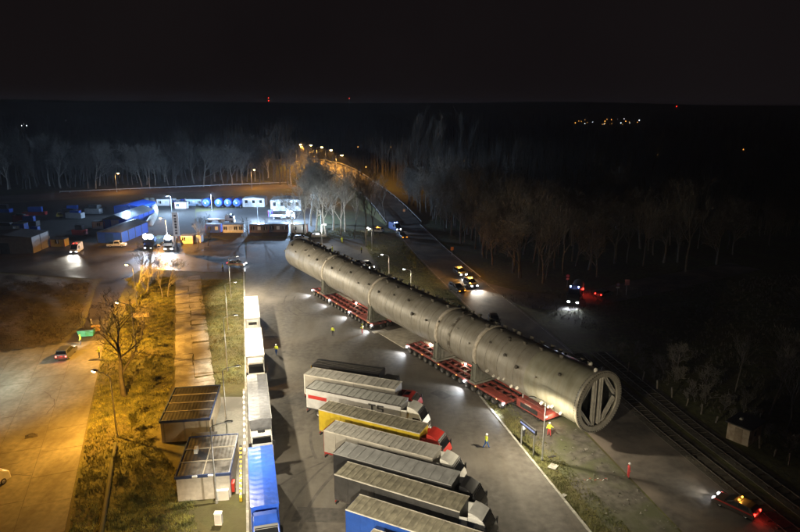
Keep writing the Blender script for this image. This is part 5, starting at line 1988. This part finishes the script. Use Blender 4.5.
# cluster behind the yard and the green
CL = 'leafless trees in the lit cluster'
for i, (u, v, s, k) in enumerate(((305, 234, .95, 'pale'), (316, 231, 1.05, 'pale'), (326, 236, .9, 'pale'), (333, 230, 1.0, 'pale'), (311, 226, 1.0, 'pale'), (296, 236, .7, 'pale'), (345, 232, .95, 'pale'), (322, 224, 1.1, 'pale'))):
    tree('dense_pale', G(u, v), 'leafless tree of the grey cluster lit by the yard', s * 1.6, CL)
for u, v, s, l in ((341, 241, 1.05, 'tall bare trunk on the green left of two yellow workers'), (354, 239, .95, 'slim bare trunk in the middle of the green'), (366, 246, 1.15, 'tall bare trunk beside the thin lamp post'),
                   (373, 243, 1.1, 'tall bare trunk at the right end of the green'), (386, 222, .85, 'bare tree at the far bend of the road')):
    tree('tall', G(u, v), l, s * 1.25)
g = G(248, 236)
tree('broad', g, 'small dark leafless tree before the yard cabins', .6)
g = G(262, 238)
tree('broad', g, 'dark leafless tree before the brown cabins', .55)
g = G(198, 248)
tree('pale', g, 'bushy grey tree beside the small white cabins', .75)
g = G(208, 246)
tree('broad', g, 'dark tree left of the yard gate', .6)
for u, v, s, l in ((410, 262, 1.3, 'orange brown bush on the green by the road bend'), (404, 256, 1.1, 'low bush behind the orange brown bush'), (416, 268, .9, 'low bush at the tip of the green')):
    tree('shrub', G(u, v), l, s, None, 'dry_shrub', 'shrub')

# treeline behind the far road
rr = random.Random(77)
TL = 'trees of the treeline behind the far road'
lab = {'broad': 'broad leafless tree in the treeline behind the far road', 'pale': 'pale leafless tree in the treeline behind the far road', 'tall': 'tall leafless tree in the treeline behind the far road'}
for i in range(72):
    u = -25 + i * 4.6 + rr.uniform(-2, 2)
    v = 189 - i * .066 + rr.uniform(-4.5, 1.5)
    k = rr.choice(['broad', 'broad', 'pale', 'tall', 'pale'])
    tree({'broad': 'dense', 'pale': 'dense_pale', 'tall': 'tall'}[k], G(u, v), lab[k], rr.uniform(1.2, 1.9), TL + ', ' + k)
for u, v, s in ((9, 186, 1.15), (71, 178, 1.2), (202, 172, 1.0), (226, 172, 1.05), (236, 172, 1.05), (244, 172, .95), (268, 171, 1.2), (275, 171, 1.1), (284, 171, 1.0), (290, 172, .9)):
    tree('poplar', G(u, v), 'slim poplar standing taller than the treeline', s * 1.2, 'poplars above the treeline')
for u, v, s in ((408, 176, 1.15), (415, 176, 1.25), (422, 177, 1.05), (430, 176, 1.2), (437, 177, 1.0), (444, 178, 1.2), (458, 178, 1.3), (466, 178, 1.1)):
    tree('poplar', G(u, v), 'slim poplar rising from the dark wood right of the overpass', s * 1.25, 'poplars in the dark wood')

# wood along the east side of the road
WD = 'bare trees of the dark wood along the road'
cl = [(-6, 262), (4, 214), (10, 178), (17, 150), (24, 134)]
for row, (off, step) in enumerate(((-9, 4.6), (-14, 5.0), (-20, 6), (-28, 7), (-38, 8))):
    e = strip(cl, off, 0)[0]
    for a, b in zip(e[:-1], e[1:]):
        a, b = Vector(a), Vector(b)
        n = max(1, int((b - a).length / step))
        for i in range(n):
            p = a + (b - a) * ((i + rr.random()) / n) + Vector((rr.uniform(-1.5, 1.5), rr.uniform(-1.5, 1.5)))
            tree(rr.choice(['tall', 'dense', 'broad']), p, 'bare tree at the edge of the dark wood beside the road' if row == 0 else 'bare tree inside the dark wood east of the road', rr.uniform(.95, 1.4), WD + (' edge' if row == 0 else ' inside'))
for i in range(80):
    x, y = rr.uniform(38, 230), rr.uniform(70, 330)
    if y < 92 and x < 62 or x < 62 - (y - 92) * .4 or abs(y - (132 + (x - 60) * .6)) < 9 or x > 20 + y * .75:
        continue
    tree(rr.choice(['broad', 'tall', 'dense']), (x, y), 'bare tree deep in the dark wood on the right', rr.uniform(.9, 1.45), 'bare trees deep in the wood')
for i in range(40):
    x, y = rr.uniform(34, 120), rr.uniform(146, 235)
    if abs(y - (132 + (x - 60) * .6)) < 10 or x < 62 - (y - 92) * .4:
        continue
    tree(rr.choice(['dense', 'tall', 'dense']), (x, y), 'bare tree in the thick of the wood behind the side road', rr.uniform(.85, 1.3), 'bare trees behind the side road')
for u, v, s, l in ((735, 392, .55, 'lone small bare tree left of the hut'), (704, 398, .45, 'small bare tree above the fence posts'), (788, 432, .75, 'bare tree right of the hut'), (770, 415, .7, 'bare tree behind the hut'), (676, 376, .5, 'thin bare tree at the fence start')):
    tree('tall' if s > .5 else 'broad', G(u, v), l, s)
for i in range(26):
    k = i / 25
    p = G(612 + 200 * k + rr.uniform(-8, 8), 350 + 112 * k + rr.uniform(-10, 6))
    tree('brush', p, 'dry shrub along the fence at the dark wood', rr.uniform(.5, 1.1), 'dry shrubs along the fence', 'dry_shrub', 'shrub')

# far forest: one mass
def far_forest():
    rr = random.Random(15)
    mb = MB()
    v, f = mb.v, mb.f
    cnt = 0
    while cnt < 10600:
        y = 330 + 1500 * rr.random() ** 1.6
        x = rr.uniform(-.85, .85) * y
        if cnt >= 9000:                      # thicket between the nearer single trees of the right hand wood
            y = rr.uniform(190, 335)
            x = rr.uniform(30, 40 + y * .68)
            if abs(y - (132 + (x - 60) * .6)) < 9 or x < 60 - (y - 92) * .28 and y < 250:
                continue
        u = 400 + FPX * x / (y * .97)
        # keep the lit road and overpass free
        if y < 640 and -185 < x < 40 and abs(x - (-40 - (y - 380) * .3)) < 22:
            continue
        if y < 420 and x < -30 and rr.random() < .4:
            continue
        h = rr.uniform(14, 25) if cnt < 9000 else rr.uniform(4, 15)
        cnt += 1
        r = h * rr.uniform(.10, .2)
        o = len(v)
        nb = 9 if cnt < 9001 else 26
        for k in range(nb):
            a = rr.uniform(0, 6.28)
            z0 = h * rr.uniform(.15, .6)
            z1 = min(h, z0 + h * rr.uniform(.3, .5))
            rr_ = r * rr.uniform(.4, 1.3)
            ex, ey = x + rr_ * math.cos(a), y + rr_ * math.sin(a)
            w = .09 if nb == 9 else .025
            o = len(v)
            v += [(x - w, y, z0), (x + w, y, z0), (ex, ey, z1)]
            f.append((o, o + 1, o + 2))
        o = len(v)
        v += [(x - (.16 if nb == 9 else .08), y, 0), (x + (.16 if nb == 9 else .08), y, 0), (x, y, h)]
        f.append((o, o + 1, o + 2))
        mb.mi += [0] * (nb + 1)
        mb.sm += [False] * (nb + 1)
    o = link(mb.mesh('far_forest', M_twig), 'far_forest')
    tag(o, 'dark leafless forest covering the land to the horizon', 'forest', kind='stuff')


far_forest()

# ------------------------------------------------------------------ grass and undergrowth
def grass_mass(name, label, polys, excl, n, h0, h1, m, seed, clump=4):
    rr = random.Random(seed)
    mb = MB()
    for poly, cnt in zip(polys, n):
        x0, x1 = min(p[0] for p in poly), max(p[0] for p in poly)
        y0, y1 = min(p[1] for p in poly), max(p[1] for p in poly)
        k = 0
        tries = 0
        while k < cnt and tries < cnt * 12:
            tries += 1
            x, y = rr.uniform(x0, x1), rr.uniform(y0, y1)
            if not inside((x, y), poly) or any(inside((x, y), e) for e in excl):
                continue
            k += 1
            # clumpy growth
            c = .5 + .5 * math.sin(x * .9 + math.sin(y * .7) * 2) * math.sin(y * .8 + math.cos(x * .5) * 2)
            if rr.random() > .35 + .65 * c:
                continue
            for b in range(clump):
                a = rr.uniform(0, 6.28)
                h = rr.uniform(h0, h1) * (.6 + .6 * c)
                bx, by = x + rr.uniform(-.15, .15), y + rr.uniform(-.15, .15)
                w = rr.uniform(.018, .042)
                ln = h * rr.uniform(.2, .8)
                mb.v += [(bx - w * math.sin(a), by + w * math.cos(a), 0), (bx + w * math.sin(a), by - w * math.cos(a), 0), (bx + ln * math.cos(a), by + ln * math.sin(a), h)]
                o = len(mb.v) - 3
                mb.f.append((o, o + 1, o + 2))
                mb.mi.append(0)
                mb.sm.append(False)
    o = link(mb.mesh(name, m), name)
    tag(o, label, 'grass', kind='stuff')


def shed_poly(P, L, W, rz):
    c, s = math.cos(rz), math.sin(rz)
    return [(P.x + x * c - y * s, P.y + x * s + y * c) for x, y in ((-.2, -.2), (L + .3, -.2), (L + .3, W + 1.7), (-.2, W + 1.7))]


SHP = [shed_poly(S1, 6.1, 9.2, .14), shed_poly(S2, 5.7, 7.9, .14)]
# verge between concrete road and lot, split in an orange dry part and a green part
strip_dry = [(-32.0, 51.7), (-24, 31), (-17, 31), (-21, 57), (-30, 68), (-33.5, 84), (-53.5, 143), (-58, 143), (-55, 122), (-51.5, 102)]
strip_green = [(-27.4, 84), (-22, 84), (-33.4, 127), (-37, 141), (-48, 141)]
strip_low = [(-22, 57), (-10, 31), (-24, 31), (-30, 60)]
grass_mass('dry_grass', 'dry tufted grass in orange light beside the concrete road', [strip_dry, strip_low], SHP + [PATHPOLY], [30000, 9000], .08, .34, M_scrub, 41)
grass_mass('grass', 'short green grass on the lamp strip, verge and green', [strip_green, [(18.5, 51.7), (11.8, 79.8), (14.6, 79.8), (22.3, 51.7), (28, 28), (24, 28)], [(-3.5, 143), (6.5, 101), (13, 101), (16.5, 108), (8, 142), (0, 190), (-20, 205), (-40, 190), (-12, 187)]],
           [PADPOLY], [12000, 7000, 14000], .06, .28, M_grass, 42)
fld = [tuple(G(u, v)[:2]) for u, v in ((-40, 280), (90, 284), (80, 324), (60, 343), (-40, 356))]
grass_mass('weeds', 'brown weeds over the dark dirt field', [fld], [], [11000], .15, .5, mat('dead_weeds', (.05, .042, .026), .9, col2=(.11, .092, .056), scale=.4), 43, 5)
est = [(20, 128), (32, 112), (36, 96), (43, 70), (48, 52), (90, 60), (110, 150), (60, 135), (34, 132)]
grass_mass('undergrowth', 'dark undergrowth between the railway and the wood', [est], [], [9000], .2, .8, mat('dead_weeds', (.05, .042, .026), .9, col2=(.11, .092, .056), scale=.4), 44, 5)

# ------------------------------------------------------------------ lights on the horizon
def beacon_mast(label, u, v, y, n=2):
    x = (u - 400) / FPX * y
    zt = CAM_H + y * math.tan(math.atan((266 - v) / FPX) - PITCH)
    t = thing('radio_mast', label, 'mast', (x, y, 0), 0, 'masts with red lamps on the horizon')
    mb = MB()
    for a in range(3):
        c, s = math.cos(a * 2.1), math.sin(a * 2.1)
        mb.tube((3 * c, 3 * s, 0), (.4 * c, .4 * s, zt), .25, .12, 5)
    part(mb, 'lattice', M_steel, t, fix=False)
    for k in range(n):
        part(MB().lathe([(.02, -1), (2.8 * y / 4000, 0), (.02, 2.8 * y / 4000)], 10, 'z'), 'red_lamp', E_red, t, fix=False, loc=(0, 0, zt - k * 17 * y / 4000))


beacon_mast('distant mast with two red lamps left of the middle', 273, 98, 3600, 2)
beacon_mast('distant mast with one red lamp near the middle', 351, 98.5, 3800, 1)
beacon_mast('distant mast with one red lamp on the right horizon', 668, 106.5, 3800, 1)
rr = random.Random(6)


def far_lamp(label, u, v, col_m, size, group):
    p = G(u, v + 2.0)
    if p.y > 4000 or p.y < 0:
        p = Vector((p.x * 2500 / p.y, 2500, 0))
    d = p.length
    t = thing('distant_lamp', label, 'street lamp', (p.x, p.y, 0), 0, group)
    h = 2.0 * d / FPX
    part(MB().tube((0, 0, -30), (0, 0, h), .1, n=5), 'pole', M_steel, t, fix=False)
    part(MB().lathe([(.02, -size * d / 700), (size * d / 700, 0), (.02, size * d / 700)], 8, 'z'), 'lamp_globe', col_m, t, fix=False, loc=(0, 0, h))


E_far = glow('far_sodium', (1, .42, .08), .6)
E_farw = glow('far_white', (.8, .9, 1), 1.2)
for i in range(26):
    u = 575 + 65 * rr.random() ** .8
    far_lamp('tiny lamp of the lit village below the right horizon', u, 121 + rr.uniform(-2, 4), E_far if rr.random() < .75 else E_farw, rr.uniform(.25, .55), 'village lamps on the right')
for u, v in ((24, 125), (27, 126), (66, 121), (22, 126)):
    far_lamp('tiny lamp on the dark plain at the far left', u, v, E_farw, .35, 'lamps on the left plain')
for l, u, v, s in (('single bright orange lamp in the dark wood on the right', 743, 150, .95), ('small orange lamp in the dark wood left of the bright one', 657, 155, .5), ('faint orange lamp beyond the overpass', 358, 147, .5),
                   ('faint orange lamp right of the overpass', 391, 147, .55), ('orange lamp below the overpass ramp', 366, 167, .7), ('orange lamp among the poplars', 464, 161, .4), ('faint lamp in the wood beyond the road', 446, 176, .3),
                   ('small lamp in the left treeline', 228, 155, .35)):
    far_lamp(l, u, v, E_far, s, None)

# ------------------------------------------------------------------ night haze
hz = link(MB().box(-1100, 1100, -120, 1400, -1.0, 42.5).mesh('haze', bpy.data.materials.new('night_haze')), 'haze')
hm = bpy.data.materials['night_haze']
hm.use_nodes = True
hm.node_tree.nodes.clear()
ho = hm.node_tree.nodes.new('ShaderNodeOutputMaterial')
hv = hm.node_tree.nodes.new('ShaderNodeVolumePrincipled')
hv.inputs['Color'].default_value = (.95, .95, 1, 1)
hv.inputs['Density'].default_value = 0.00021
hv.inputs['Anisotropy'].default_value = 0.3
hm.node_tree.links.new(hv.outputs['Volume'], ho.inputs['Volume'])
tag(hz, 'thin night haze hanging over the whole place', 'haze', kind='stuff')
